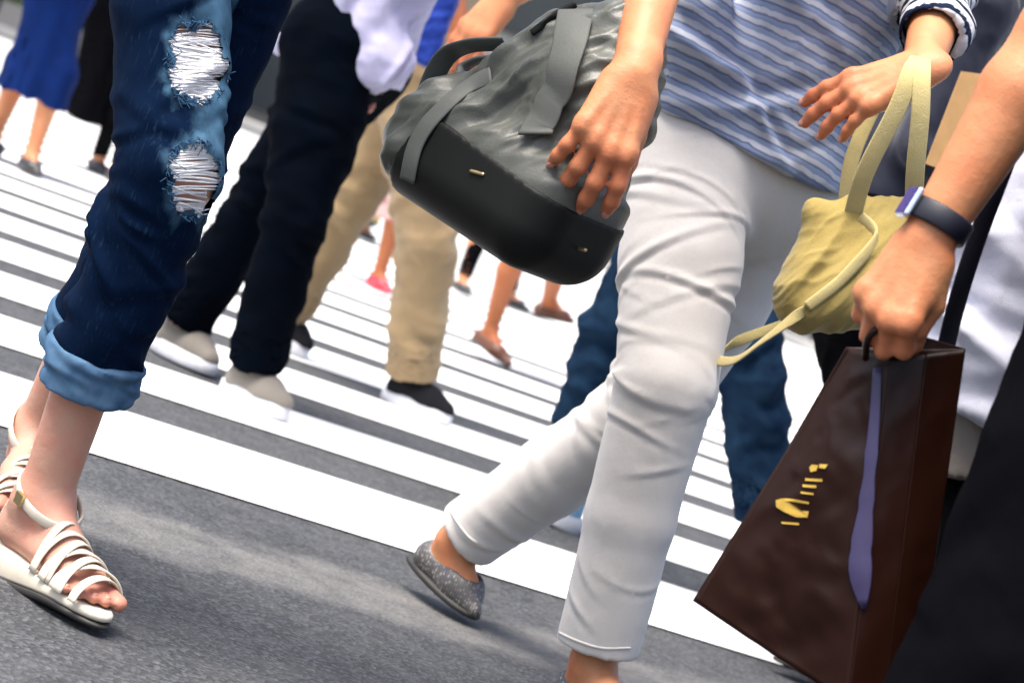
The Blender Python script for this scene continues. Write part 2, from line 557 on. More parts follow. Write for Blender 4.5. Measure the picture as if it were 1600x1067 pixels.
MT['sneaker_blue'] = fabric('pale_blue_canvas', (0.25, 0.44, 0.62))
MT['cream_leather'] = plain('cream_leather', (0.58, 0.52, 0.42), 0.45, nscale=25)
def woven():
    m, nt, bs = newmat('grey_patterned_leather')
    c = coords(nt)
    v = nd(nt, 'ShaderNodeTexVoronoi', Scale=150.0); nt.links.new(c, v.inputs['Vector'])
    w = nd(nt, 'ShaderNodeTexWave', Scale=70.0, Distortion=3.0, Detail=2.0); nt.links.new(c, w.inputs['Vector'])
    base = mixc(nt, ramp(nt, v.outputs['Distance'], [(0.25, 0.0), (0.5, 1.0)]), (0.24, 0.225, 0.205), (0.07, 0.066, 0.066))
    base = mixc(nt, ramp(nt, w.outputs['Fac'], [(0.45, 0.0), (0.6, 0.8)]), base, (0.035, 0.033, 0.036))
    nt.links.new(base, bs.inputs['Base Color']); bs.inputs['Roughness'].default_value = 0.45
    bump(nt, bs, v.outputs['Distance'], 0.3, 0.001)
    return m
MT['snake'] = woven()
MT['sole_tan'] = plain('tan_sole', (0.33, 0.22, 0.12), 0.55)
MT['sole_dark'] = plain('dark_sole', (0.02, 0.018, 0.016), 0.6)
MT['red_shoe'] = plain('red_leather', (0.42, 0.025, 0.045), 0.4)
MT['brown_shoe'] = plain('brown_leather', (0.085, 0.026, 0.009), 0.45)
MT['black_shoe'] = plain('black_leather', (0.012, 0.013, 0.016), 0.4)
MT['hair'] = plain('black_hair', (0.012, 0.009, 0.008), 0.45, nscale=80)
MT['watch_band'] = plain('navy_rubber', (0.004, 0.005, 0.014), 0.55)
MT['watch_face'] = plain('watch_glass', (0.05, 0.03, 0.16), 0.12)
MT['thread'] = fabric('white_cotton_thread', (0.85, 0.83, 0.82))
MT['tan_card'] = plain('tan_card', (0.45, 0.26, 0.10), 0.7)
MT['paper'] = plain('white_paper', (0.78, 0.77, 0.76), 0.8)
MT['stocking'] = fabric('black_stocking', (0.004, 0.0045, 0.005), sheen=0.0, spec=0.05)
MT['legging'] = fabric('black_leggings', (0.003, 0.003, 0.004), sheen=0.0, spec=0.05)
MT['striped'] = striped('striped_jersey', 0.0185)
MT['nail'] = plain('nail', (0.48, 0.22, 0.16), 0.28, nscale=60, vary=0.1)
MT['magenta'] = plain('magenta_plastic', (0.75, 0.03, 0.35), 0.4)

def floral():
    m, nt, bs = newmat('pink_floral_cotton')
    c = coords(nt)
    v = nd(nt, 'ShaderNodeTexVoronoi', Scale=14.0)
    nt.links.new(c, v.inputs['Vector'])
    f = ramp(nt, v.outputs['Distance'], [(0.25, 1.0), (0.4, 0.0)])
    base = mixc(nt, f, (0.52, 0.36, 0.33), (0.30, 0.09, 0.09))
    nt.links.new(base, bs.inputs['Base Color']); bs.inputs['Roughness'].default_value = 0.9
    return m
MT['floral'] = floral()

# ------------------------------------------------------------------ the ground
SY, CYW = math.sin(YAW), math.cos(YAW)
PER = 0.817
def gp(s, q, z):            # along the stripes, across them -> ground point
    return A3(CYW*s-SY*q, SY*s+CYW*q, z)

def asphalt_mat():
    m, nt, bs = newmat('asphalt')
    tc = nd(nt, 'ShaderNodeTexCoord')
    c = tc.outputs['Object']
    mp = nd(nt, 'ShaderNodeMapping'); mp.inputs['Rotation'].default_value = (0, 0, -YAW)
    nt.links.new(c, mp.inputs['Vector'])
    sep = nd(nt, 'ShaderNodeSeparateXYZ'); nt.links.new(mp.outputs[0], sep.inputs[0])
    vr = nd(nt, 'ShaderNodeTexVoronoi', Scale=170.0); nt.links.new(c, vr.inputs['Vector'])
    stone = ramp(nt, vr.outputs['Color'], [(0.2, 0.034), (0.55, 0.052), (0.95, 0.11)])
    big = noise(nt, c, 1.7, 5)
    base = mixc(nt, ramp(nt, big, [(0.3, 0.0), (0.75, 1.0)]), mixc(nt, 1.0, stone, (0.95, 1.0, 1.08), 'MULTIPLY'), mixc(nt, 1.0, stone, (0.68, 0.74, 0.82), 'MULTIPLY'))
    mid = noise(nt, c, 14, 5)
    base = mixc(nt, math_(nt, 'MULTIPLY', ramp(nt, mid, [(0.45, 0.0), (0.75, 1.0)]), 0.4), base, (0.095, 0.095, 0.098))
    # ghost of an old, ground-off marking along the crossing
    wig = math_(nt, 'MULTIPLY', math_(nt, 'SUBTRACT', noise(nt, c, 5, 5, 0.65), 0.5), 0.22)
    q = math_(nt, 'ADD', sep.outputs[1], wig)
    dq = math_(nt, 'ABSOLUTE', math_(nt, 'SUBTRACT', q, GHOST_Q))
    g = ramp(nt, dq, [(0.10, 1.0), (0.17, 0.0)])
    g = math_(nt, 'MULTIPLY', g, ramp(nt, noise(nt, c, 11, 6, 0.7), [(0.30, 0.25), (0.62, 1.0)]))
    base = mixc(nt, math_(nt, 'MULTIPLY', g, 0.9), base, mixc(nt, 0.5, stone, (0.21, 0.205, 0.20)))
    cr = nd(nt, 'ShaderNodeTexVoronoi', Scale=1.15, feature='DISTANCE_TO_EDGE')
    wv = nd(nt, 'ShaderNodeMix', data_type='RGBA', blend_type='ADD'); wv.inputs[0].default_value = 0.35
    wn_ = nd(nt, 'ShaderNodeTexNoise', Scale=4.0, Detail=6.0); nt.links.new(c, wn_.inputs['Vector'])
    nt.links.new(c, wv.inputs[6]); nt.links.new(wn_.outputs['Color'], wv.inputs[7]); nt.links.new(wv.outputs[2], cr.inputs['Vector'])
    crack = math_(nt, 'MULTIPLY', ramp(nt, cr.outputs['Distance'], [(0.0, 1.0), (0.006, 0.0)]), ramp(nt, noise(nt, c, 0.9, 2), [(0.5, 0.0), (0.6, 1.0)]))
    base = mixc(nt, math_(nt, 'MULTIPLY', crack, 0.8), base, (0.012, 0.012, 0.013))
    spot = ramp(nt, noise(nt, c, 23, 2), [(0.73, 0.0), (0.76, 1.0)])
    base = mixc(nt, math_(nt, 'MULTIPLY', spot, 0.5), base, (0.17, 0.165, 0.155))
    nt.links.new(base, bs.inputs['Base Color'])
    bs.inputs['Roughness'].default_value = 0.85
    bs.inputs['Specular IOR Level'].default_value = 0.25
    h = math_(nt, 'ADD', vr.outputs['Distance'], noise(nt, c, 90, 3))
    bump(nt, bs, h, 0.6, 0.004)
    return m
def ground_q(u, v):
    r = W(u, v, 1.0)-CAM
    t = -CAM_H/r[2]
    p = CAM+r*t
    return -SY*p[0]+CYW*p[1]
GHOST_Q = 0.5*(ground_q(400, 842)+ground_q(400, 925))
MT['asphalt'] = asphalt_mat()

def paint_mat():
    m, nt, bs = newmat('road_paint')
    c = coords(nt)
    n1 = noise(nt, c, 26, 6, 0.65)
    n2 = noise(nt, c, 2.2, 4)
    wear = ramp(nt, math_(nt, 'ADD', n1, math_(nt, 'MULTIPLY', n2, 0.35)), [(0.83, 0.0), (0.93, 1.0)])
    base = mixc(nt, noise(nt, c, 6, 4), (0.70, 0.71, 0.70), (0.80, 0.80, 0.78))
    base = mixc(nt, wear, base, (0.16, 0.16, 0.165))
    nt.links.new(base, bs.inputs['Base Color'])
    bs.inputs['Roughness'].default_value = 0.7
    bump(nt, bs, math_(nt, 'ADD', noise(nt, c, 260, 3), n1), 0.35, 0.002)
    return m
MT['paint'] = paint_mat()

road = mesh_obj('road', [(-120, -30, 0), (120, -30, 0), (120, 260, 0), (-120, 260, 0)], [(0, 1, 2, 3)], MT['asphalt'], smooth=False)
tag(road, 'dark grey asphalt road under the crossing', kind='structure')
GAPS = [0.44, 0.43, 0.38, 0.36, 0.35, 0.34, 0.34]
def stripe(q0, q1, s0, s1, seed):
    r = np.random.RandomState(seed); n = 90
    V = []
    for i in range(n+1):
        s = s0+(s1-s0)*i/n
        V.append(gp(s, q0+r.randn()*0.0025, 0.004)); V.append(gp(s, q1+r.randn()*0.0025, 0.004))
    Fc = [(2*i, 2*i+2, 2*i+3, 2*i+1) for i in range(n)]
    return mesh_obj('stripe', V, Fc, MT['paint'], road, smooth=False)
def gfrac(n): return GAPS[n] if 0 <= n < len(GAPS) else 0.34
for n in range(-1, 42):
    qa = (n+5.695)*PER+gfrac(n)*PER/2 if n >= 0 else (5.695-0.92)*PER
    qb = (n+1+5.695)*PER-gfrac(n+1)*PER/2
    stripe(qa, qb, -7.0, 24.0, n+50)

# ------------------------------------------------------------------ people
def frame_foot(ank, toe, ah=0.075):
    u = UP
    for _ in range(4):
        o = ank-ah*u
        f = norm(toe-o)
        u = norm(UP-f*(UP@f))
    l = np.cross(u, f)
    return o, f, l, u, np.linalg.norm(toe-o)

def add_foot(v, ank, toe, side, fat=1.0, k=0.012, toes=True):
    """bare foot; side=+1 left, -1 right"""
    o, f, l, u, L = frame_foot(ank, toe)
    T = lambda x, y, z: o+f*x+l*y*side+u*z
    v.rc(ank, T(-0.025, 0, 0.03), 0.034*fat, 0.030*fat, k=k*1.5)
    v.rc(ank, T(L*0.45, -0.006, 0.034), 0.033*fat, 0.024*fat, k=k*2)
    v.rc(T(-0.02, 0, 0.028), T(L*0.6, 0.012, 0.020), 0.027*fat, 0.019*fat, k=k)
    v.rc(T(L*0.40, -0.014, 0.030), T(L*0.68, -0.018, 0.020), 0.024*fat, 0.018*fat, k=k)
    if toes:
        for (y, x, r) in ((-0.026, 1.0, 0.0115), (-0.006, 0.985, 0.0085), (0.009, 0.95, 0.008), (0.023, 0.90, 0.0075), (0.036, 0.83, 0.007)):
            v.rc(T(L*0.66, y*0.8, 0.018), T(L*x-r, y*1.06, 0.011), r*1.08, r, k=0.0025)
            v.nails.append((T(L*x-r*1.0, y*1.06, 0.011+r*0.80), norm(f-u*0.25), norm(u+f*0.25), r*0.50, r*0.58))
    return o, f, l, u, L

def add_hand(v, wr, d, nrm, side, curl=(0.3, 0.4, 0.3), spread=0.1, thumb=(0.7, 0.3), sc=1.0, fcurl=None):
    """wr wrist, d pointing direction, nrm back-of-hand normal; side=+1 when the thumb lies along cross(d,nrm)"""
    d = norm(d); nrm = norm(np.asarray(nrm, float)-d*(np.asarray(nrm, float)@d))
    l = np.cross(d, nrm)*side
    P = lambda x, y, z: wr+(d*x+l*y+nrm*z)*sc
    v.rc(P(-0.02, 0, 0), P(0.03, 0, 0), 0.024*sc, 0.024*sc, k=0.012*sc, flat=(nrm, 0.72))
    kn = [(0.088, 0.029), (0.093, 0.010), (0.088, -0.010), (0.079, -0.028)]
    for (x, y) in kn:
        v.rc(P(0.015, y*0.55, 0), P(x, y, 0.001), 0.0165*sc, 0.0125*sc, k=0.011*sc)
    v.rc(P(0.02, 0.018, -0.006), P(0.055, 0.027, -0.006), 0.018*sc, 0.012*sc, k=0.010*sc)
    v.rc(P(0.02, -0.016, -0.006), P(0.055, -0.020, -0.006), 0.016*sc, 0.012*sc, k=0.010*sc)
    for i, (x, y) in enumerate(kn):
        L = (0.072, 0.080, 0.074, 0.058)[i]; r = (0.0106, 0.0108, 0.0103, 0.0090)[i]
        a = P(x, y, 0.001); ang = 0
        sp = (1.5-i)*spread
        cl = fcurl[i] if fcurl else curl
        for j, fr in enumerate((0.45, 0.31, 0.24)):
            ang += cl[j]
            dirv = d*math.cos(ang)-nrm*math.sin(ang)
            dirv = norm(dirv+l*sp*math.cos(ang))
            b = a+dirv*L*fr*sc
            v.rc(a, b, (r*(1-0.09*j))*sc, (r*(0.93-0.09*j))*sc, k=0.0035*sc)
            if j < 2: v.rc(b, b+dirv*0.001, (r*(1.0-0.07*j))*sc, k=0.003*sc)
            a = b
        dors = nrm*math.cos(ang)+d*math.sin(ang)
        v.nails.append((b+dirv*0.0015*sc+dors*r*0.74*0.86*sc, dirv, dors, 0.0058*sc, 0.0046*sc))
        v.rc(P(x-0.004, y, 0.005), P(x+0.002, y, 0.005), 0.0118*sc, 0.0108*sc, k=0.006*sc)
        v.rc(P(0.03, y*0.62, 0.0135), P(x-0.006, y, 0.0125), 0.0028*sc, 0.0036*sc, k=0.006*sc)
    a = P(0.018, 0.022, -0.006)
    t0 = norm(d*math.cos(thumb[0])+l*math.sin(thumb[0])-nrm*0.35)
    b = a+t0*0.042*sc
    v.rc(a, b, 0.0145*sc, 0.0112*sc, k=0.008*sc)
    t1 = norm(d*math.cos(thumb[0]-thumb[1])+l*math.sin(thumb[0]-thumb[1])-nrm*0.3)
    c = b+t1*0.030*sc
    v.rc(b, c, 0.0108*sc, 0.0098*sc, k=0.004*sc)
    t2 = norm(d*math.cos(thumb[0]-2*thumb[1])+l*math.sin(thumb[0]-2*thumb[1])-nrm*0.3)
    v.rc(c, c+t2*0.024*sc, 0.0098*sc, 0.0078*sc, k=0.004*sc)
    td = norm(nrm*0.6+l*0.8-t2*((nrm*0.6+l*0.8)@t2))
    v.nails.append((c+t2*0.022*sc+td*0.0072*sc, t2, td, 0.0065*sc, 0.0054*sc))

def skel(c, h, H=1.65, lean=0.02, **ov):
    """joints from the hip centre c and the heading h; any joint may be given"""
    h = norm(A3(h[0], h[1], 0)); l = A3(-h[1], h[0], 0); s = H/1.65
    J = dict(c=c, h=h, l=l, s=s)
    for S, sg in (('L', 1), ('R', -1)):
        J['hip'+S] = c+l*0.085*s*sg
        J['kne'+S] = c+l*0.08*s*sg+h*0.10*s*sg-UP*0.40*s
        J['ank'+S] = A3(*(c+l*0.075*s*sg+h*0.16*s*sg)[:2], 0.085+(0.04 if sg < 0 else 0))
        J['sho'+S] = c+UP*0.49*s+h*lean*2+l*0.165*s*sg
        J['elb'+S] = J['sho'+S]-UP*0.27*s+l*0.045*s*sg-h*0.02
        J['wri'+S] = J['elb'+S]+h*0.13*s-UP*0.19*s
    J['waist'] = c+UP*0.16*s+h*lean*0.7
    J['chest'] = c+UP*0.38*s+h*lean*1.7
    J['neck'] = c+UP*0.535*s+h*lean*2.2
    J['head'] = c+UP*0.68*s+h*(lean*2.2+0.02)
    J.update(ov)
    for S in 'LR':
        if 'toe'+S not in J:
            g = J['ank'+S]+h*0.15*s; J['toe'+S] = A3(g[0], g[1], 0.012)
    return J

def add_head(v, J):
    s, h, l = J['s'], J['h'], J['l']; p = J['head']
    v.rc(J['neck']-UP*0.02, p-UP*0.05*s, 0.055*s, 0.050*s, k=0.03)
    v.rc(p+UP*0.035*s-h*0.015*s, p-UP*0.01*s, 0.085*s, 0.075*s, k=0.02)
    v.rc(p+h*0.02*s-UP*0.03*s, p+h*0.045*s-UP*0.085*s, 0.055*s, 0.032*s, k=0.03)
    v.rc(p+h*0.082*s+UP*0.005*s, p+h*0.103*s-UP*0.028*s, 0.008*s, 0.014*s, k=0.012)       # nose
    v.rc(p+h*0.080*s-UP*0.062*s-l*0.014, p+h*0.080*s-UP*0.062*s+l*0.014, 0.009*s, k=0.008)  # lips
    for sg in (1, -1):
        v.rc(p+l*0.080*s*sg+UP*0.012*s, p+l*0.078*s*sg-UP*0.025*s, 0.014*s, 0.009*s, k=0.006)
        v.sub(p+h*0.088*s+l*0.030*s*sg+UP*0.012*s, p+h*0.088*s+l*0.034*s*sg+UP*0.012*s, 0.011*s)

def body_vol(J, feet=(True, True), hands=None, arm=1.0, shin=1.0, th=(0.080, 0.052), calf=0.053):
    s, l, h = J['s'], J['l'], J['h']
    v = Vol()
    v.rc(J['c']-l*0.06*s, J['c']+l*0.06*s, 0.095*s, k=0.03)
    v.rc(J['c'], J['waist'], 0.115*s, 0.105*s, k=0.04, flat=(h, 0.75))
    v.rc(J['waist'], J['chest'], 0.11*s, 0.135*s, k=0.04, flat=(h, 0.72))
    v.rc(J['shoL'], J['shoR'], 0.052*s, k=0.05)
    v.rc(J['chest'], J['neck'], 0.10*s, 0.05*s, k=0.04, flat=(h, 0.7))
    add_head(v, J)
    for S, sg in (('L', 1), ('R', -1)):
        v.rc(J['sho'+S], J['elb'+S], 0.046*s*arm, 0.037*s*arm, k=0.03)
        m = J['elb'+S]*0.7+J['wri'+S]*0.3
        v.rc(J['elb'+S], m, 0.037*s*arm, 0.040*s*arm, k=0.015)
        v.rc(m, J['wri'+S], 0.040*s*arm, 0.0265*s*arm, k=0.012, flat=None)
        hd = (hands or {}).get(S)
        if hd: add_hand(v, J['wri'+S], **hd)
        else:
            d = norm(J['wri'+S]-J['elb'+S])
            add_hand(v, J['wri'+S], d, l*sg, sg, curl=(0.35, 0.4, 0.3), sc=s*0.98)
        kn, hp, an = J['kne'+S], J['hip'+S], J['ank'+S]
        v.rc(hp, kn, th[0]*s, th[1]*s, k=0.02)
        bk = norm(np.cross(np.cross(kn-an, h), kn-an))
        c1 = kn*0.68+an*0.32-h*0.014*s
        v.rc(kn, c1, th[1]*0.96*s, calf*s*shin, k=0.02)
        v.rc(c1, an, calf*0.99*s*shin, 0.033*s*shin, k=0.015)
        if feet[0 if S == 'L' else 1]: add_foot(v, an, J['toe'+S], sg)
        else:
            o, f, l2, u, L = frame_foot(an, J['toe'+S])
            v.rc(an, o+f*L*0.5+u*0.034, 0.032, 0.022, k=0.02)
            v.rc(o+u*0.032-f*0.015, o+f*L*0.72+u*0.025, 0.026, 0.020, k=0.02)
    return v

def trouser_vol(J, hipr=0.098, thr=0.092, knr=0.07, hemr=0.065, hem=0.94, top=0.10, wid=0.075, carve=True, k=0.025):
    """hem: share of the shin the trousers cover"""
    s, l, h = J['s'], J['l'], J['h']
    v = Vol()
    v.rc(J['c']-l*wid*s, J['c']+l*wid*s, (hipr+0.012)*s, k=k)
    v.rc(J['c'], J['c']+UP*top*s, 0.135*s, 0.128*s, k=0.04, flat=(h, 0.80))
    hems = {}
    for S in 'LR':
        kn, hp, an = J['kne'+S], J['hip'+S], J['ank'+S]
        m = hp*0.5+kn*0.5
        e = kn+(an-kn)*hem
        v.rc(hp, m, hipr*s, thr*s, k=k)
        v.rc(m, kn, thr*s, knr*s, k=0.012)
        mm = kn*0.5+e*0.5
        v.rc(kn, mm, knr*s, (knr*0.4+hemr*0.6)*s, k=0.012)
        v.rc(mm, e+norm(e-kn)*0.02, (knr*0.4+hemr*0.6)*s, hemr*s, k=0.012)
        hems[S] = (e, norm(e-kn))
    v.cut(J['c']+UP*(top+0.02)*s, UP)
    for S in 'LR':
        e, n = hems[S]
        v.cut(e, n, hemr*s+0.06)
        if carve: v.sub(e+n*0.05, e-n*0.10, hemr*s-0.008, hemr*s-0.006)
    return v, hems

def leg_folds(J, seed, amp=0.006, n=22, hem=0.95, **kw):
    def post(V, N, Q):
        for i, S in enumerate('LR'):
            poly = [J['hip'+S], J['kne'+S], J['kne'+S]+(J['ank'+S]-J['kne'+S])*hem]
            wh = [0.05, 0.12, 0.18, 0.26, 0.36, 0.44, 0.48, 0.52, 0.56, 0.62, 0.74, 0.84, 0.9, 0.95]
            V = folds(V, N, poly, n=n, amp=amp, seed=seed*10+i, where=wh, mask_r=0.13, **kw)
        V = V+N*(wob(V, 7, seed)*amp*0.6)[:, None]
        return lap(V, Q, 1)
    return post

def shirt_vol(J, hem=0.0, add=0.014, sleeve=(0.9, 0.9), legs=0.0, slr=0.006, hipw=0.02):
    """hem: height of the lower edge relative to the hip centre; sleeve: share of each arm covered (L,R), 1 = elbow, 2 = wrist"""
    s, l, h = J['s'], J['l'], J['h']
    v = Vol()
    lo = J['c']+UP*(hem-0.05)
    v.rc(lo, J['waist'], (0.135+hipw)*s+add, 0.118*s+add, k=0.03, flat=(h, 0.80))
    v.rc(J['waist'], J['chest'], 0.118*s+add, 0.137*s+add, k=0.04, flat=(h, 0.76))
    if legs:
        v.rc(J['hipL'], J['hipR'], legs, k=0.03)
        for S in 'LR': v.rc(J['hip'+S], J['kne'+S], legs, k=0.03)
    v.rc(J['shoL'], J['shoR'], 0.055*s+add*0.6, k=0.05)
    v.rc(J['chest'], J['neck']-UP*0.03, 0.11*s+add, 0.06*s+add*0.5, k=0.04, flat=(h, 0.75))
    cuts = []
    for i, S in enumerate('LR'):
        sh, el, wr = J['sho'+S], J['elb'+S], J['wri'+S]
        r0 = 0.05*s+slr+0.004
        if sleeve[i] <= 1:
            e = sh+(el-sh)*sleeve[i]
            v.rc(sh, e, r0, 0.045*s+slr, k=0.03)
            cuts.append((e, norm(el-sh), 0.045*s+slr))
        else:
            e = el+(wr-el)*(sleeve[i]-1)
            v.rc(sh, el, r0, 0.043*s+slr, k=0.03)
            v.rc(el, e, 0.043*s+slr, 0.036*s+slr, k=0.012)
            cuts.append((e, norm(wr-el), 0.036*s+slr))
    v.cut(J['c']+UP*hem, -UP)
    for e, n, r in cuts:
        v.cut(e-n*0.012, n, r+0.03); v.sub(e+n*0.03, e-n*0.05, r-0.007)
    return v

def shoe(J, S, upper, sole, parent, kind='sneaker', vox=0.004, grow=0.006, heel=0.0):
    sg = 1 if S == 'L' else -1
    o, f, l, u, L = frame_foot(J['ank'+S], J['toe'+S])
    T = lambda x, y, z: o+f*x+l*y*sg+u*z
    v = Vol()
    g = grow
    if kind == 'sneaker':
        v.rc(T(-0.022, 0, 0.036), T(L*0.55, 0.006, 0.030), 0.034+g, 0.036+g, k=0.02)
        v.rc(T(L*0.5, 0.0, 0.030), T(L*0.84, -0.004, 0.022), 0.037+g, 0.026+g, k=0.02)
        v.rc(T(-0.01, 0, 0.060), T(L*0.45, 0, 0.044), 0.033+g, 0.026+g, k=0.02)
        v.cut(T(0, 0, 0.020), -u)
        v.cut(T(-0.01, 0, 0.088), u)
        v.sub(T(0.0, 0, 0.13), T(0.0, 0, 0.055), 0.040, 0.028)
    else:   # low flat shoe: heel cup, sides and toe cap
        v.rc(T(-0.025, 0, 0.026), T(L*0.55, 0.006, 0.020), 0.031+g, 0.033+g, k=0.02)
        v.rc(T(L*0.5, 0.0, 0.020), T(L*0.98, -0.006, 0.010), 0.034+g, 0.012+g, k=0.02)
        v.cut(T(0, 0, 0.002), -u)
        v.sub(T(0.0, 0, 0.10), T(0.0, 0, 0.055), 0.045, 0.030)
        v.sub(T(0.0, 0, 0.065), T(L*0.50, 0, 0.060), 0.033, 0.028)
    sh = vol_obj('shoe', v, vox, upper, parent, smooth=2)
    out = []
    N = 28
    for i in range(N):
        a = 2*math.pi*i/N
        cx = math.cos(a); sy = math.sin(a)
        x = (L-0.066)/2+cx*(L+0.085)/2
        wd = (0.043 if kind == 'sneaker' else 0.034)+0.009*cx+g
        out.append((x, sg*(sy*wd*(1 if abs(cx) < 0.75 else 0.98)-0.002)))
    th = 0.022 if kind == 'sneaker' else 0.008
    V, Fc = slab(out, -th*0.5+0.0, (lambda x: 0.028-0.006*min(1, max(0, x/L))) if kind == 'sneaker' else (lambda x: 0.006), (o, f, l, u), 0.003)
    mesh_obj('sole', V, Fc, sole, sh)
    if kind == 'sneaker':
        for i in range(4):
            x = L*(0.30+0.10*i)
            zz = 0.080-0.009*i+g
            strip('lace', [T(x, -0.022, zz-0.012), T(x+0.004, 0, zz+0.001), T(x, 0.022, zz-0.012)], 0.006, 0.003, f, MT['rubber_white'] if upper is not MT['rubber_white'] else upper, sh, n=8)
    return sh

def hair(J, parent, long=False):
    s, h = J['s'], J['h']; p = J['head']
    v = Vol()
    v.rc(p+UP*0.045*s-h*0.022*s, p+UP*0.0*s-h*0.03*s, 0.096*s, 0.088*s, k=0.02)
    if long: v.rc(p-h*0.05*s, p-h*0.075*s-UP*0.20*s, 0.075*s, 0.05*s, k=0.03, flat=(h, 0.7))
    v.cut(p+h*0.055*s+UP*0.03*s, norm(h*1.0-UP*0.9), 0.11*s)
    return vol_obj('hair', v, 0.010, MT['hair'], parent, post=lambda V, N, Q: V+N*(wob(V, 30, 5)*0.004)[:, None])

def person(label, J, skin_m, vox=0.011, group='pedestrians on the crossing', long=False, nails=False, **bk):
    p = empty('person', tuple(A3(J['c'][0], J['c'][1], 0)))
    bpy.context.view_layer.update()
    tag(p, label, 'person', group)
    def flush(V):
        out = np.zeros(len(V))
        for S in 'LR':
            hd = (bk.get('hands') or {}).get(S)
            d = norm(hd['d']) if hd else norm(J['wri'+S]-J['elb'+S])
            D = V-J['wri'+S]
            out = np.maximum(out, np.where(np.linalg.norm(D, axis=1) < 0.26, np.clip((D@d-0.06)/0.09, 0, 1), 0))
            o, f, l, u, L = frame_foot(J['ank'+S], J['toe'+S])
            D = V-o
            out = np.maximum(out, np.where(np.linalg.norm(D, axis=1) < 0.3, np.clip((D@f-L*0.6)/(L*0.3), 0, 1), 0))
        return {'flush': out}
    bvol = body_vol(J, **bk)
    bo = vol_obj('body', bvol, vox, skin_m, p, smooth=2, attrs=flush)
    if nails:
        for (c, d, n, hl, hw) in bvol.nails:
            sd_ = np.cross(n, d); V, Fc = [], []
            for ring, (sc_, up) in enumerate(((1.0, -0.0012), (0.93, 0.0006), (0.55, 0.0012))):
                for i in range(10):
                    a = 2*math.pi*i/10; ca, sa = math.cos(a), math.sin(a)
                    ca = math.copysign(abs(ca)**0.7, ca); sa = math.copysign(abs(sa)**0.7, sa)
                    V.append(c+d*hl*ca*sc_+sd_*hw*sa*sc_+n*(up-0.22*hw*(sa*sc_)**2))
            V.append(c+n*0.0013)
            for ring in (0, 1):
                for i in range(10): Fc.append((ring*10+i, ring*10+(i+1) % 10, ring*10+10+(i+1) % 10, ring*10+10+i))
            for i in range(10): Fc.append((20+i, 20+(i+1) % 10, 30))
            mesh_obj('nail', V, Fc, MT['nail'], bo)
    hair(J, p, long)
    return p

def plant(J, which='LR'):
    """rest the feet on the road"""
    for S in which:
        J['toe'+S][2] = 0.018; J['ank'+S][2] = max(J['ank'+S][2], 0.090)

def report(n, J):
    if n not in 'AESG': plant(J)
    if n == 'E': plant(J, 'R')
    if n == 'S': plant(J, 'R')
    L = lambda a, b: round(float(np.linalg.norm(J[a]-J[b])), 2)
    print(n, 'thigh', L('hipL', 'kneL'), L('hipR', 'kneR'), 'shin', L('kneL', 'ankL'), L('kneR', 'ankR'), 'arm', L('shoL', 'elbL'), L('elbL', 'wriL'), L('shoR', 'elbR'), L('elbR', 'wriR'),
          'hipz', round(J['c'][2], 2), 'ankz', round(J['ankL'][2], 2), round(J['ankR'][2], 2), 'toez', round(J['toeL'][2], 3), round(J['toeR'][2], 3))

# ---- A: ripped jeans, near left
hA = norm(A3(0.80, -0.60, 0)); lA = A3(-hA[1], hA[0], 0)
hipR = W(272, -225, 2.93)
JA = skel(hipR+lA*0.088, hA, 1.70, lean=0.03, hipR=hipR,
          kneR=W(264, 268, 2.86), ankR=W(56, 812, 2.97), toeR=W(152, 985, 2.84),
          kneL=W(258, 285, 3.08), ankL=W(50, 702, 3.26), toeL=W(14, 842, 3.09))
for S, sg in (('L', 1), ('R', -1)):
    JA['elb'+S] = JA['sho'+S]-UP*0.26+lA*0.05*sg-hA*0.04
    JA['wri'+S] = JA['elb'+S]+hA*0.20+UP*0.08-lA*0.10*sg
for S in 'LR': JA['toe'+S] = JA['toe'+S]+UP*0.024; JA['ank'+S] = JA['ank'+S]+UP*0.026
report('A', JA)
pA = person('person in dark ripped jeans with rolled cuffs and cream open-toe sandals', JA, MT['skin_pale'], 0.0048, long=True, nails=True, th=(0.062, 0.0555), calf=0.040)
tv, hems = trouser_vol(JA, hipr=0.078, thr=0.069, knr=0.065, hemr=0.055, hem=0.585, wid=0.07)
V, Q = tv.mesh(0.0046, 2)
N = normals(V, Q)
V = leg_folds(JA, 3, amp=0.0075, n=26, hem=0.62, w=(0.006, 0.014))(V, N, Q)
for S in 'LR':      # bunching above the cuff and behind the knee
    N = normals(V, Q)
    V = folds(V, N, [JA['hip'+S], JA['kne'+S], hems[S][0]], n=10, amp=0.008, seed=77, where=[0.70, 0.76, 0.82, 0.9], w=(0.010, 0.02), slope=0.08, mask_r=0.12)
bvA = BVHTree.FromPolygons([tuple(v) for v in V], [tuple(int(i) for i in q) for q in Q])
def hitA(u, v, inset=0.0):
    r = norm(W(u, v, 1.0)-CAM)
    h = bvA.ray_cast(Vector(CAM), Vector(r))
    return None if h[0] is None else np.array(h[0])-np.array(h[1])*inset
pu, pv = project(V)
N = normals(V, Q)
near = (np.abs((V-JA['kneR'])@norm(np.cross(JA['kneR']-JA['hipR'], hA))) < 0.12) & (N@norm(V.mean(0)-CAM) < 0.15)
def blob_in(u, v, c, rx, ry, p=3.0, wig=0.0):
    a = np.arctan2((v-c[1])/ry, (u-c[0])/rx)
    k = 1+wig*(np.sin(5*a+c[0])+0.7*np.sin(9*a+1)+0.5*np.sin(17*a+2))
    return (np.abs((u-c[0])/rx)**p+np.abs((v-c[1])/ry)**p)**(1/p)/k
HOLES = [((309, 98), 45, 62), ((304, 280), 40, 59)]
dist = np.min([blob_in(pu, pv, c, rx, ry, 2.6, 0.09) for c, rx, ry in HOLES], 0)
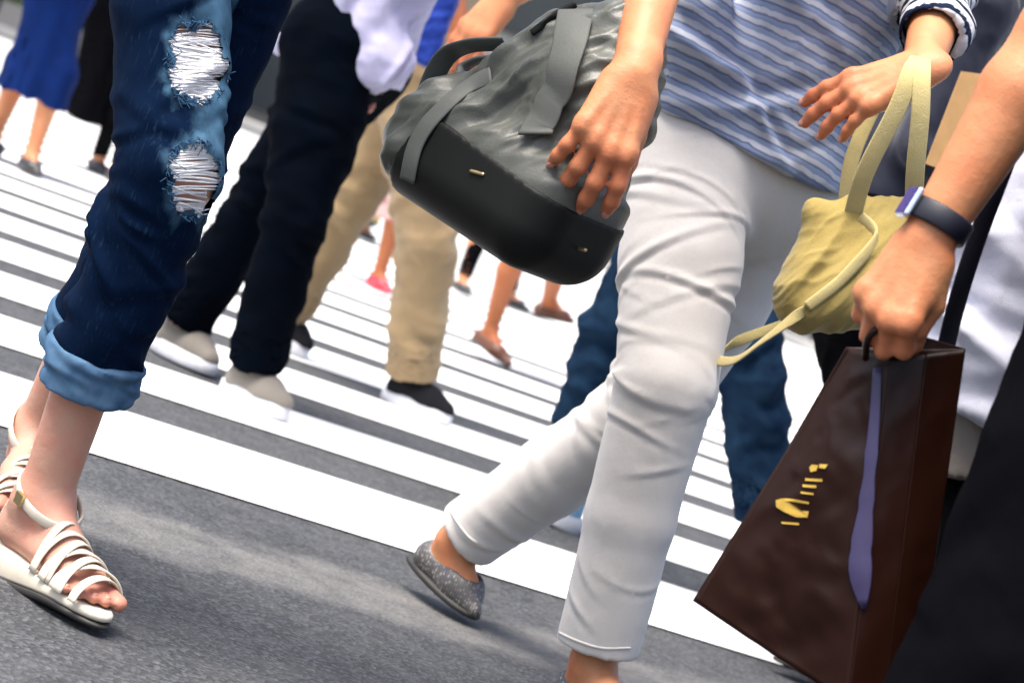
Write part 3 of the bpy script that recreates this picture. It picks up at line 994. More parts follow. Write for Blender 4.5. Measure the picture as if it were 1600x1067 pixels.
fade = np.where(near, np.exp(-np.maximum(dist-1, 0)**2/0.05)*(0.45+0.5*wob(V, 40, 19)), 0)
# the worn front of the thigh and knee, running down the right of the leg
fr = np.clip(1-np.abs(pu-(345-0.02*pv))/48, 0, 1)*np.clip((225-np.abs(pv-125))/70, 0, 1)
fade = np.maximum(fade, np.where(near, fr*0.9, 0))
fade = np.clip(fade*(1+0.25*wob(V, 30, 9))+0.03*wob(V, 12, 9), 0, 1)
hole_v = near & (dist < 1.0)
keep = ~hole_v[Q].all(1)
Qk = Q[keep]; used = np.unique(Qk); rm = np.full(len(V), -1); rm[used] = np.arange(len(used))
mesh_obj('jeans', V[used], rm[Qk].astype(np.int32), MT['indigo'], pA, attrs={'fade': fade[used]})
# threads across the holes and the frayed rims
tV, tF = [], []; fV, fF = [], []
def strand(pts, r, VV, FF):
    v_, f_ = sweep(spline(pts, 9), roundprof(r, 4), A3(0, -0.3, 1))
    o = len(VV); VV.extend(v_); FF.extend([tuple(i+o for i in f) for f in f_])
rr = np.random.RandomState(4)
for hi_, (c, rx, ry) in enumerate(HOLES):
    for k in range(150 if hi_ == 0 else 120):
        y = c[1]-ry*0.97+2*ry*0.97*(k+rr.rand()*0.9)/(150 if hi_ == 0 else 120)
        if hi_ == 1 and (abs(y-289) < 6 or abs(y-311) < 4) and rr.rand() < 0.85: continue
        if hi_ == 0 and abs(y-48) < 8 and rr.rand() < 0.7: continue
        w = rx*1.10*max(0.15, 1-abs((y-c[1])/ry)**2.6)**(1/2.6)
        if rr.rand() < 0.10: continue
        sl = rr.randn()*5+2; sag = rr.randn()*4.5
        pts = []
        for t in (-1, -0.5, 0, 0.5, 1):
            p = hitA(c[0]+t*w, y+sl*t+sag*(1-t*t), 0.0012+0.0018*(1-t*t)+0.0008*rr.rand())
            if p is not None: pts.append(p)
        if len(pts) >= 3: strand(pts, 0.0006+0.0012*rr.rand()**2, tV, tF)
    for k in range(110):
        a = rr.rand()*6.283
        ca, sa = math.cos(a), math.sin(a)
        k0 = 1/((abs(ca)**2.6+abs(sa)**2.6)**(1/2.6))
        u0, v0 = c[0]+rx*k0*ca, c[1]+ry*k0*sa
        ln = 4+16*rr.rand()**2
        p0 = hitA(u0+ca*3, v0+sa*3, -0.0005)
        if p0 is None: continue
        tgt = W(u0-ca*ln*0.5+rr.randn()*9, v0-sa*ln*0.4+rr.randn()*7+3, float(p0[1])-0.004)
        strand([p0, p0*0.5+tgt*0.5+A3(0, -0.002, 0), tgt], 0.0006, fV, fF)
tag(mesh_obj('torn_threads', tV, tF, MT['thread'], pA), kind='stuff')
tag(mesh_obj('frayed_rim', fV, fF, MT['cuff'], pA), kind='stuff')
del bvA
# rolled cuffs
for S in 'LR':
    e, n = hems[S]
    n2 = norm(n+hA*0.10)
    v = Vol()
    v.rc(e-n*0.028, e+n*0.075, 0.0635, 0.0610, k=0)
    v.cut(e+n*0.032, n2, 0.15); v.cut(e-n*0.022, -n2+A3(0.12, 0, 0), 0.15)
    v.sub(e+n*0.09, e-n*0.02, 0.052, 0.054)
    def post(V, N, Q, e=e, n=n):
        V = folds(V, N, [e-n*0.06, e+n*0.06], n=10, amp=0.006, seed=5, w=(0.005, 0.010), slope=0.03, span=1.6)
        return V+N*(wob(V, 10, 8)*0.0025)[:, None]
    vol_obj('cuff', v, 0.003, MT['cuff'], pA, post=post, attrs=lambda V: {'fade': 0.45+0.4*wob(V, 22, 3)})
# sandals
def sandal(S, parent):
    sg = 1 if S == 'L' else -1
    o, f, l, u, L = frame_foot(JA['ank'+S], JA['toe'+S])
    T = lambda x, y, z: o+f*x+l*y*sg+u*z
    out = []
    for i in range(30):
        a = 2*math.pi*i/30; cx, sy = math.cos(a), math.sin(a)
        out.append(((L-0.05)/2+cx*(L+0.078)/2, sg*(sy*(0.036+0.010*cx)+0.004*(cx > 0.2))))
    V_, F_ = slab(out, lambda x: -0.010-0.024*max(0, min(1, 1-x/(L*0.65))), lambda x: 0.002, (o, f, l, u), 0.003)
    sa = mesh_obj('sandal', V_, F_, MT['cream_leather'], parent)
    out2 = [(x*1.006, y*1.02) for x, y in out]
    V_, F_ = slab(out2, lambda x: -0.019-0.028*max(0, min(1, 1-x/(L*0.65))), lambda x: -0.011-0.024*max(0, min(1, 1-x/(L*0.65))), (o, f, l, u), 0.002)
    mesh_obj('outsole', V_, F_, MT['sole_dark'], sa)
    def arch(x, hgt, wid, sk=0.0, w=0.014):
        pts = [T(x+sk*math.cos(a)+0, wid*math.cos(a), 0.002+hgt*math.sin(a)) for a in np.linspace(0.02, math.pi-0.02, 9)]
        strip('strap', pts, w*1.08, 0.003, f, MT['cream_leather'], sa, n=22)
    for (x, hgt, wid, sk, w) in ((0.86, 0.034, 0.043, 0.010, 0.014), (0.76, 0.041, 0.045, -0.012, 0.015), (0.69, 0.046, 0.045, 0.014, 0.014), (0.61, 0.050, 0.043, -0.012, 0.015),
                                 (0.53, 0.056, 0.041, 0.012, 0.014), (0.44, 0.062, 0.038, -0.008, 0.014), (0.34, 0.070, 0.036, 0.01, 0.013)):
        arch(L*x, hgt, wid, sk, w)
    an = JA['ank'+S]; ax = norm(JA['kne'+S]-an)
    e1 = norm(f-ax*(f@ax)); e2 = np.cross(ax, e1)
    pts = [an+ax*0.008+f*0.012+(e1*math.cos(a)*0.052+e2*math.sin(a)*0.043)-UP*0.012*math.cos(a) for a in np.linspace(0, 2*math.pi, 25)[:-1]]
    V_, F_ = sweep(pts, flatprof(0.014, 0.004), ax, closed=True)
    mesh_obj('ankle_strap', V_, F_, MT['cream_leather'], sa)
    pts = [T(-0.052, 0, 0.0), T(-0.058, 0, 0.03), T(-0.05, 0, 0.062), T(-0.046, 0, 0.085)]
    strip('heel_strap', pts, 0.026, 0.004, l, MT['cream_leather'], sa, n=10)
    b = an+ax*0.008+f*0.012+e2*sg*0.046
    mesh_obj('buckle', *boxmesh(b, (e1, e2, ax), (0.008, 0.003, 0.008)), MT['brass'], sa, smooth=False)
sandal('R', pA); sandal('L', pA)
vol_obj('blouse', shirt_vol(JA, hem=0.03, sleeve=(0.9, 0.9)), 0.008, MT['white_shirt'], pA)

# ---- B: pale trousers, striped top
hB = norm(A3(0.56, -0.83, 0)); lB = A3(-hB[1], hB[0], 0)
cB = W(1162, 268, 3.56)
JB = skel(cB, hB, 1.62, lean=0.03,
          hipR=W(1085, 225, 3.50), kneR=W(1040, 600, 3.36), ankR=W(918, 1060, 3.40),
          hipL=W(1222, 285, 3.64), kneL=W(1000, 650, 3.72), ankL=W(712, 848, 3.90))
JB['toeR'] = JB['ankR']+A3(0.10, -0.125, 0); JB['toeR'][2] = 0.015
JB['toeL'] = W(738, 968, 3.84)
JB['elbR'] = W(1052, -165, 3.05); JB['wriR'] = W(990, 118, 2.83); JB['shoR'] = W(1270, -345, 3.35)
JB['shoL'] = W(1545, -245, 3.62); JB['elbL'] = W(1478, -25, 3.52); JB['wriL'] = W(1438, 112, 3.28)
report('B', JB)
handBR = dict(d=W(925, 262, 2.80)-W(985, 130, 2.83), nrm=A3(0.15, -1, 0.15), side=-1, spread=0.16, thumb=(0.32, 0.12),
              fcurl=[(0.35, 0.45, 0.3), (0.40, 0.5, 0.3), (0.45, 0.5, 0.35), (0.40, 0.4, 0.3)], sc=1.10)
handBL = dict(d=W(1265, 176, 3.29)-W(1438, 112, 3.28), nrm=A3(-0.10, -0.75, 0.65), side=1, spread=0.09, thumb=(0.36, 0.15),
              fcurl=[(0.20, 0.25, 0.2), (0.30, 0.25, 0.2), (0.38, 0.3, 0.2), (0.45, 0.3, 0.2)], sc=1.07)
pB = person('person in pale grey trousers and blue striped top with patterned flat shoes', JB, MT['skin_mid'], 0.0034, nails=True, feet=(False, False), hands=dict(R=handBR, L=handBL), arm=1.03)
tv, hemsB = trouser_vol(JB, hipr=0.100, thr=0.092, knr=0.075, hemr=0.063, hem=0.93)
def postB(V, N, Q):
    V = leg_folds(JB, 11, amp=0.0022, n=22, w=(0.0035, 0.008))(V, N, Q)
    N = normals(V, Q)
    # long pulls across the front thigh and stacked creases round both knees
    V = folds(V, N, [JB['hipR'], JB['kneR'], JB['ankR']], n=9, amp=0.0050, seed=21, where=[0.10, 0.17, 0.23, 0.29, 0.34, 0.40, 0.46, 0.50], w=(0.0045, 0.008), slope=0.035, span=2.2, mask_r=0.13)
    N = normals(V, Q)
    V = folds(V, N, [JB['hipL'], JB['kneL'], JB['ankL']], n=12, amp=0.0045, seed=24, where=[0.42, 0.47, 0.52, 0.58, 0.7, 0.86], w=(0.008, 0.014), slope=0.06, span=1.6, mask_r=0.12)
    return lap(V, Q, 1)
trB = vol_obj('trousers', tv, 0.0038, MT['white_cotton'], pB, post=postB)
bvB = [BVHTree.FromPolygons([tuple(x.co) for x in trB.data.vertices], [tuple(p.vertices) for p in trB.data.polygons])]
def on_surface(bvs, u, v, off):
    r = Vector(norm(W(u, v, 1.0)-CAM)); best = None
    for b in bvs:
        h = b.ray_cast(Vector(CAM), r)
        if h[0] is not None and (best is None or h[3] < best[3]): best = h
    return None if best is None else np.array(best[0])+np.array(best[1])*off
def densify(pix, n=26): return [tuple(p) for p in spline([(u, v, 0) for u, v in pix], n)[:, :2]]
def seam(name, pix, w, t, mat, par, bvs, off=0.0002, side=A3(1, 0, 0.2), n=60):
    pts = [p for p in [on_surface(bvs, u, v, off) for u, v in densify(pix, 34)] if p is not None]
    return strip(name, pts, w, t, side, mat, par, n=n)
seam('hem_stitch', [(868, 985), (900, 1000), (940, 1012), (985, 1012)], 0.004, 0.002, MT['white_cotton'], trB, bvB, side=A3(0, 0, 1))
seam('hem_stitch', [(703, 795), (715, 815), (730, 835), (745, 848)], 0.004, 0.002, MT['white_cotton'], trB, bvB, side=A3(1, 0, 0))
sv = shirt_vol(JB, hem=0.02, add=0.016, sleeve=(1.66, 0.85), hipw=0.052, slr=0.013)
sv.ops.insert(1, ('rc', W(1085, 215, 3.46), W(1085, 10, 3.42), 0.062, 0.060, 0.05, None))
def postSB(V, N, Q):
    cz = (V[:, 2]-JB['c'][2])
    side = (V-JB['c'])@lB
    V = V.copy()
    V[:, 2] += np.where(cz < 0.12, (0.12-cz)/0.15, 0)*(-0.03*(side-0.02)-0.012*np.cos(side*14))       # the hem dips to one side
    N = normals(V, Q)
    V0 = V
    V = folds(V, N, [JB['c']-UP*0.05, JB['waist'], JB['chest']], n=16, amp=0.010, seed=31, w=(0.010, 0.022), slope=0.14, span=1.2, mask_r=0.3)
    kh = np.clip((cz-0.0)/0.07, 0.15, 1)[:, None]
    V = V0+(V-V0)*kh
    return V+N*(wob(V, 9, 12)*0.006)[:, None]*kh
def attrSB(V):
    pass
def distseg(V, a, b):
    t = np.clip((V-a)@(b-a)/((b-a)@(b-a)), 0, 1)
    return np.linalg.norm(V-a-np.outer(t, b-a), axis=1), t
def attrSB(V):
    al = V[:, 2]*1.0+0.10*((V-JB['c'])@lB)
    sl = np.zeros(len(V)); base = 0.0
    for S in 'LR':
        for a, b in (('sho'+S, 'elb'+S), ('elb'+S, 'wri'+S)):
            d, t = distseg(V, JB[a], JB[b])
            m = (d < 0.068) & ((a != 'sho'+S) | (t > 0.35))
            al = np.where(m, np.linalg.norm(JB[b]-JB[a])*t*0.72, al); sl = np.where(m, 1.0, sl)
    return {'along': al, 'sleeve': sl}
vol_obj('striped_top', sv, 0.0055, MT['striped'], pB, post=postSB, attrs=attrSB)
for S in 'LR': shoe(JB, S, MT['snake'], MT['sole_dark'], pB, kind='flat', vox=0.003, grow=0.0025)

# ---- M: man in night-blue trousers and loose pale shirt
hM = norm(A3(0.95, -0.30, 0)); lM = A3(-hM[1], hM[0], 0)
cM = W(542, 84, 5.55)
JM = skel(cM, hM, 1.66, lean=0.03, kneR=W(462, 342, 5.38), ankR=W(385, 606, 5.46), toeR=W(440, 652, 5.40),
          kneL=W(420, 292, 5.70), ankL=W(280, 522, 5.78), toeL=W(330, 582, 5.70))
JM['wriL'] = W(572, 96, 5.60); JM['elbL'] = JM['shoL']*0.48+JM['wriL']*0.52-hM*0.10
JM['elbR'] = JM['shoR']-UP*0.25-hM*0.10; JM['wriR'] = JM['elbR']+hM*0.22+UP*0.06
report('M', JM)
pM = person('person in wide black trousers, loose white shirt and grey suede sneakers', JM, MT['skin_pale'], 0.006, feet=(False, False))
tv, _ = trouser_vol(JM, hipr=0.120, thr=0.106, knr=0.076, hemr=0.069, hem=0.98, wid=0.07)
vol_obj('trousers', tv, 0.006, MT['night_cloth'], pM, post=leg_folds(JM, 41, amp=0.009, n=22, w=(0.012, 0.024)))
sv = shirt_vol(JM, hem=-0.04, add=0.03, sleeve=(0.95, 0.95), hipw=0.03)
sv.rc(W(575, 15, 5.42), W(600, 92, 5.40), 0.055, 0.072, k=0.05, flat=(A3(-0.3, 1, 0), 0.6))
def postSM(V, N, Q):
    N = normals(V, Q)
    V = folds(V, N, [W(540, -160, 5.5), W(570, 140, 5.45)], n=10, amp=0.016, seed=6, w=(0.015, 0.03), slope=0.25, span=1.4, mask_r=0.4)
    return V+N*(wob(V, 6, 14)*0.010)[:, None]
vol_obj('shirt', sv, 0.006, MT['lavender'], pM, post=postSM)
for S in 'LR': shoe(JM, S, MT['sneaker_grey'], MT['rubber_white'], pM, vox=0.004)

# ---- K: khaki trousers, black sneakers
hK = norm(A3(1.0, -0.08, 0)); lK = A3(-hK[1], hK[0], 0)
cK = W(648, 118, 6.78)
JK = skel(cK, hK, 1.70, lean=0.02, kneR=W(668, 385, 6.62), ankR=W(640, 600, 6.72), toeR=W(702, 648, 6.66),
          kneL=W(548, 305, 6.90), ankL=W(442, 490, 7.02), toeL=W(482, 540, 6.98))
JK['wriR'] = W(716, 52, 6.5); JK['elbR'] = W(700, -60, 6.55)
report('K', JK)
pK = person('person in khaki chinos and black sneakers with white soles', JK, MT['skin_tan'], 0.007, feet=(False, False))
tv, _ = trouser_vol(JK, hipr=0.108, thr=0.098, knr=0.084, hemr=0.078, hem=0.97)
vol_obj('trousers', tv, 0.006, MT['khaki'], pK, post=leg_folds(JK, 52, amp=0.012, n=26, w=(0.014, 0.028)))
vol_obj('shirt', shirt_vol(JK, hem=0.02, add=0.025, sleeve=(0.8, 0.8)), 0.008, MT['beige_top'], pK)
for S in 'LR': shoe(JK, S, MT['sneaker_black'], MT['rubber_white'], pK, vox=0.004, grow=0.010)

# ---- E: blue jeans, walking the other way
hE = norm(A3(-0.97, -0.15, 0)); lE = A3(-hE[1], hE[0], 0)
cE = W(1098, 300, 5.25)
JE = skel(cE, hE, 1.66, lean=0.03, kneR=W(945, 545, 5.42), ankR=W(884, 770, 5.50), toeR=W(842, 818, 5.50),
          kneL=W(1172, 570, 5.15), ankL=W(1198, 812, 5.20), toeL=W(1150, 905, 5.18))
JE['shoL'] = W(1165, -45, 5.05); JE['elbL'] = W(960, -105, 4.98); JE['wriL'] = W(790, -2, 4.92)
report('E', JE)
handE = dict(d=W(708, 92, 4.92)-W(790, -2, 4.92), nrm=A3(-0.25, -0.8, 0.6), side=1, spread=0.05, thumb=(0.5, 0.2),
             fcurl=[(0.2, 0.3, 0.2)]*4, sc=1.12)
pE = person('person in blue jeans and pale blue canvas shoes walking the other way', JE, MT['skin_mid'], 0.006, feet=(False, False), hands=dict(L=handE))
tv, _ = trouser_vol(JE, hipr=0.102, thr=0.088, knr=0.073, hemr=0.074, hem=0.98)
vol_obj('jeans', tv, 0.006, MT['blue_denim'], pE, post=leg_folds(JE, 63, amp=0.012, n=26, w=(0.014, 0.028)), attrs=lambda V: {'fade': 0.28+0.3*wob(V, 8, 3)})
vol_obj('shirt', shirt_vol(JE, hem=0.02, add=0.02, sleeve=(0.9, 0.9)), 0.007, MT['pink'], pE)
for S in 'LR': shoe(JE, S, MT['sneaker_blue'], MT['rubber_white'], pE, vox=0.004)

# ---- F: right edge, arm with a watch carrying the paper bag
hF = norm(A3(0.90, -0.43, 0)); lF = A3(-hF[1], hF[0], 0)
cF = W(1660, 395, 2.78)
JF = skel(cF, hF, 1.64, lean=0.02, shoR=W(1850, -330, 2.56), elbR=W(1652, 48, 2.42), wriR=W(1450, 374, 2.40),
          kneR=W(1505, 900, 2.66), kneL=W(1590, 890, 2.86))
for S in 'LR':
    JF['ank'+S] = JF['kne'+S]-UP*0.40+A3(0.04, 0.05, 0); JF['ank'+S][2] = 0.085
    t = JF['ank'+S]+hF*0.16; JF['toe'+S] = A3(t[0], t[1], 0.012)
JF['elbL'] = JF['shoL']-UP*0.26; JF['wriL'] = JF['elbL']+hF*0.2+UP*0.1
report('F', JF)
handF = dict(d=W(1392, 472, 2.39)-W(1450, 374, 2.40), nrm=A3(-0.45, -0.88, 0.10), side=-1, spread=0.02, thumb=(0.35, 0.5),
             fcurl=[(0.9, 1.25, 0.8), (0.85, 1.25, 0.8), (0.8, 1.25, 0.8), (0.8, 1.2, 0.8)], sc=1.02)
pF = person('person in long white shirt with navy wristwatch carrying the brown bag', JF, MT['skin_mid'], 0.0038, nails=True, feet=(False, False), hands=dict(R=handF), arm=1.03)
tv, _ = trouser_vol(JF, hipr=0.100, thr=0.092, knr=0.070, hemr=0.058, hem=0.90)
vol_obj('leggings', tv, 0.008, MT['legging'], pF)
v = Vol()
for S in 'LR':
    a, b = JF['hip'+S], JF['kne'+S]
    v.rc(a, b, 0.112, 0.092, k=0.02)
v.rc(JF['c']-lF*0.07, JF['c']+lF*0.07, 0.118, k=0.03)
for S in 'LR':
    a, b = JF['hip'+S], JF['kne'+S]; e = a+(b-a)*0.74; n = norm(b-a)
    v.cut(e, n, 0.17); v.sub(e+n*0.04, e-n*0.05, 0.086)
vol_obj('shorts', v, 0.005, MT['greige'], pF, post=leg_folds(JF, 72, amp=0.008, n=16))
sv = shirt_vol(JF, hem=-0.215, add=0.018, sleeve=(0.9, 0.88), hipw=0.018, legs=0.132)
def postSF(V, N, Q):
    V = folds(V, N, [JF['c']-UP*0.25, JF['waist'], JF['chest']], n=22, amp=0.014, seed=81, w=(0.012, 0.026), slope=0.10, span=1.3, mask_r=0.3)
    return V+N*(wob(V, 8, 15)*0.006)[:, None]
vol_obj('shirt', sv, 0.005, MT['white_shirt'], pF, post=postSF)
for S in 'LR': shoe(JF, S, MT['black_shoe'], MT['sole_dark'], pF, kind='flat', vox=0.005)
# wristwatch (worn: a part of the person's outfit)
fa = norm(JF['wriR']-JF['elbR']); wc = JF['wriR']-fa*0.022
e1 = norm(A3(-0.5, -0.8, 0.3)-fa*(A3(-0.5, -0.8, 0.3)@fa)); e2 = np.cross(fa, e1)
ring = [wc+e1*math.cos(a)*0.0325+e2*math.sin(a)*0.0325 for a in np.linspace(0, 2*math.pi, 37)[:-1]]
V_, F_ = sweep(ring, flatprof(0.024, 0.005), fa, closed=True)
wt = mesh_obj('wristwatch', V_, F_, MT['watch_band'], pF)
wd = norm(-e2*0.75+e1*0.65) if (-e2)@CAM_R < 0 else norm(e2*0.75+e1*0.65)
wl = np.cross(fa, wd)
vol_obj('watch_case', Vol().rbox(wc+wd*0.0365, (wd, wl, fa), (0.0045, 0.016, 0.018), 0.0035), 0.0018, MT['steel'], wt)
mesh_obj('watch_dial', *boxmesh(wc+wd*0.041, (wd, wl, fa), (0.0012, 0.0135, 0.0155)), MT['watch_face'], wt, smooth=False)

st = strip('bag_strap', [W(1600, 180, 2.50), W(1560, 285, 2.50), W(1528, 370, 2.52), W(1502, 450, 2.54), W(1482, 525, 2.57), W(1470, 590, 2.60)], 0.020, 0.004, A3(1, 0, 0.2), MT['watch_band'], pF, n=30)
strip('strap_charm', [W(1486, 398, 2.53), W(1480, 418, 2.525), W(1468, 440, 2.53)], 0.010, 0.005, A3(1, 0, 0.3), MT['magenta'], st, n=8)
# ---- G: charcoal trousers at the lower right edge, nearest
hG = norm(A3(0.95, -0.25, 0)); lG = A3(-hG[1], hG[0], 0)
cG = W(1835, 425, 2.34)
kR = W(1588, 1030, 2.26)
JG = skel(cG, hG, 1.66, lean=0.03, kneR=kR, ankR=A3(kR[0]-0.05, kR[1]+0.06, 0.10))
JG['kneL'] = JG['hipL']-UP*0.41+hG*0.12; a = JG['kneL']-hG*0.02; JG['ankL'] = A3(a[0], a[1], 0.10)
for S in 'LR':
    t = JG['ank'+S]+hG*0.16; JG['toe'+S] = A3(t[0], t[1], 0.02)
    JG['wri'+S] = JG['elb'+S]+hG*0.22+UP*0.10
report('G', JG)
pG = person('person in plain charcoal trousers cut off by the lower right edge', JG, MT['skin_mid'], 0.010, feet=(False, False))
tv, _ = trouser_vol(JG, hipr=0.118, thr=0.112, knr=0.104, hemr=0.085, hem=0.96)
vol_obj('trousers', tv, 0.006, MT['char_cloth'], pG, post=leg_folds(JG, 92, amp=0.006, n=14, w=(0.015, 0.03)))
vol_obj('jacket', shirt_vol(JG, hem=0.0, add=0.03, sleeve=(1.9, 1.9)), 0.010, MT['char_cloth'], pG)
for S in 'LR': shoe(JG, S, MT['black_shoe'], MT['sole_dark'], pG, kind='sneaker', vox=0.006)

# ---- Q and V: dark figures behind the yellow bag
hQ = norm(A3(1.0, 0.15, 0)); cQ = W(1335, 395, 4.60)
JQ = skel(cQ, hQ, 1.74, lean=0.0, kneL=W(1390, 690, 4.55), kneR=W(1405, 680, 4.75))
for S, dx in (('L', 0.03), ('R', 0.08)):
    a = JQ['kne'+S]+A3(dx, 0.06, 0); JQ['ank'+S] = A3(a[0], a[1], 0.10); t = JQ['ank'+S]+hQ*0.16; JQ['toe'+S] = A3(t[0], t[1], 0.02)
JQ['elbR'] = JQ['shoR']-UP*0.28; JQ['wriR'] = JQ['elbR']+hQ*0.18-UP*0.08
report('Q', JQ)
pQ = person('person in slate blue suit standing behind the yellow bag', JQ, MT['skin_mid'], 0.010, feet=(False, False))
vol_obj('trousers', trouser_vol(JQ, hipr=0.11, thr=0.095, knr=0.075, hemr=0.07, hem=0.97)[0], 0.008, MT['black_cloth'], pQ, post=leg_folds(JQ, 101, amp=0.008, n=16))
vol_obj('jacket', shirt_vol(JQ, hem=-0.02, add=0.02, sleeve=(1.9, 1.9), hipw=0.0), 0.008, MT['slate'], pQ, post=lambda V, N, Q: V+N*(wob(V, 7, 4)*0.006)[:, None])
for S in 'LR': shoe(JQ, S, MT['black_shoe'], MT['sole_dark'], pQ, kind='flat', vox=0.006)
hV = norm(A3(0.8, -0.5, 0)); cV = W(1478, 450, 6.5)
JV = skel(cV, hV, 1.72)
JV['wriR'] = JV['elbR']+hV*0.20+UP*0.02
report('V', JV)
pV = person('person in dark olive clothes behind the forearm with the watch', JV, MT['skin_mid'], 0.010, feet=(False, False))
vol_obj('trousers', trouser_vol(JV, hipr=0.11, thr=0.095, knr=0.075, hemr=0.07, hem=0.97)[0], 0.010, MT['black_cloth'], pV)
vol_obj('jacket', shirt_vol(JV, hem=-0.06, add=0.03, sleeve=(1.9, 1.9)), 0.010, MT['olive'], pV, post=lambda V, N, Q: V+N*(wob(V, 7, 4)*0.008)[:, None])
for S in 'LR': shoe(JV, S, MT['black_shoe'], MT['sole_dark'], pV, kind='flat', vox=0.007)

# ---- far figures
def skirt_vol(top, hem, r0, r1, h, thick=0.010, fl=0.85, J=None):
    v = Vol()
    if J is not None:
        for S in 'LR':
            v.rc(J['hip'+S], J['kne'+S], 0.10, 0.082, k=0.03)
            v.rc(J['kne'+S], J['kne'+S]*0.6+J['ank'+S]*0.4, 0.082, 0.085, k=0.03)
    ax = norm(hem-top)
    v.rc(top, hem+ax*0.03, r0, r1, k=0.05, flat=(h, fl))
    v.cut(hem, -UP)
    v.sub(hem+ax*0.05, top+(hem-top)*0.4, r1-thick, r0, flat=(h, fl))
    return v

def bend(J):
    for S in 'LR': J['wri'+S] = J['elb'+S]+J['h']*0.18+UP*0.10

def far_person(label, J, skin_m, top_m, lower, shoe_m, kind='flat', stockings=None, sole=None, vox=0.011, long=True, sleeve=0.9, group='pedestrians on the crossing'):
    bend(J)
    p = person(label, J, skin_m, vox, feet=(False, False), long=long, group=group)
    lower(p)
    if stockings: vol_obj('stockings', trouser_vol(J, hipr=0.092, thr=0.078, knr=0.058, hemr=0.042, hem=1.0, carve=False)[0], 0.009, stockings, p)
    vol_obj('top', shirt_vol(J, hem=0.0, add=0.02, sleeve=(sleeve, sleeve)), 0.012, top_m, p)
    for S in 'LR': shoe(J, S, shoe_m, sole or MT['sole_dark'], p, kind=kind, vox=0.005, grow=0.006)
    return p
def pleats(J, n, amp):
    def post(V, N, Q):
        a = np.arctan2((V-J['c'])@J['l'], (V-J['c'])@J['h'])
        k = np.clip((J['c'][2]-V[:, 2])/0.5, 0, 1)
        return V+N*(np.sin(a*n+2*np.sin(a*2))*amp*k)[:, None]
    return post
# L: royal blue skirt
hL = norm(A3(0.75, -0.6, 0)); cL = W(92, -18, 10.2)
JL = skel(cL, hL, 1.60, ankR=W(48, 246, 10.15), toeR=W(56, 277, 10.05), kneR=W(93, 115, 10.15), ankL=W(-14, 225, 10.5), toeL=W(-10, 256, 10.4), kneL=W(40, 100, 10.4))
report('L', JL)
far_person('person in royal blue midi skirt and strappy flat shoes at the left edge', JL, MT['skin_mid'], MT['royal'],
           lambda p: vol_obj('skirt', skirt_vol(cL+UP*0.1, W(50, 154, 10.2), 0.13, 0.150, hL, J=JL), 0.008, MT['royal'], p, post=pleats(JL, 7, 0.010)), MT['black_shoe'])
# N: long black dress
hN = norm(A3(0.8, -0.5, 0)); cN = W(176, 18, 12.0)
JN = skel(cN, hN, 1.62, ankR=W(150, 258, 12.1), toeR=W(160, 281, 12.0), kneR=W(194, 138, 12.1), ankL=W(182, 268, 11.8), toeL=W(196, 290, 11.7), kneL=W(216, 140, 11.9))
report('N', JN)
far_person('person in long straight black skirt just left of the ripped jeans', JN, MT['skin_mid'], MT['black_cloth'],
           lambda p: vol_obj('skirt', skirt_vol(cN+UP*0.1, W(152, 197, 12.0), 0.16, 0.180, hN, J=JN), 0.008, MT['black_cloth'], p, post=pleats(JN, 5, 0.008)), MT['black_shoe'], stockings=MT['stocking'])
# R: floral dress, red shoes
hR = norm(A3(0.85, -0.4, 0)); cR = W(645, 185, 11.7)
JR = skel(cR, hR, 1.60, ankR=W(592, 428, 11.6), toeR=W(604, 458, 11.5), kneR=W(632, 312, 11.55), ankL=W(655, 440, 11.8), toeL=W(690, 462, 11.7), kneL=W(672, 325, 11.75))
report('R', JR)
far_person('person in pale pink floral dress and red shoes behind the khaki legs', JR, MT['skin_tan'], MT['floral'],
           lambda p: vol_obj('skirt', skirt_vol(cR+UP*0.1, W(592, 340, 11.65), 0.13, 0.17, hR, J=JR), 0.008, MT['floral'], p, post=pleats(JR, 8, 0.014)), MT['red_shoe'], sole=MT['red_shoe'])
# S: bare tanned leg, brown flats
hS = norm(A3(0.95, -0.2, 0)); cS = W(862, 262, 9.8)
JS = skel(cS, hS, 1.62, ankR=W(766, 516, 9.85), toeR=W(800, 553, 9.75), kneR=W(815, 382, 9.75), ankL=W(858, 470, 10.2), toeL=W(892, 505, 10.2), kneL=W(885, 392, 9.9))
report('S', JS)
far_person('person with bare tanned leg and brown flat shoe under the grey bag', JS, MT['skin_tan'], MT['white_shirt'],
           lambda p: vol_obj('skirt', skirt_vol(cS+UP*0.1, W(842, 372, 9.8), 0.14, 0.18, hS, J=JS), 0.008, MT['greige'], p, post=pleats(JS, 6, 0.012)), MT['brown_shoe'])
# T: black slim trousers far behind
hT = norm(A3(0.95, 0.2, 0)); cT = W(796, 265, 15.0)
JT = skel(cT, hT, 1.66, ankR=W(722, 440, 14.5), toeR=W(732, 462, 14.4), kneR=W(758, 348, 14.6), ankL=W(792, 468, 15.2), toeL=W(826, 484, 15.2), kneL=W(818, 372, 15.1))
report('T', JT)
far_person('distant person in slim black trousers striding behind the tanned leg', JT, MT['skin_mid'], MT['white_shirt'],
           lambda p: vol_obj('trousers', trouser_vol(JT, hipr=0.10, thr=0.085, knr=0.062, hemr=0.05, hem=0.95)[0], 0.010, MT['black_cloth'], p), MT['black_shoe'], long=False)
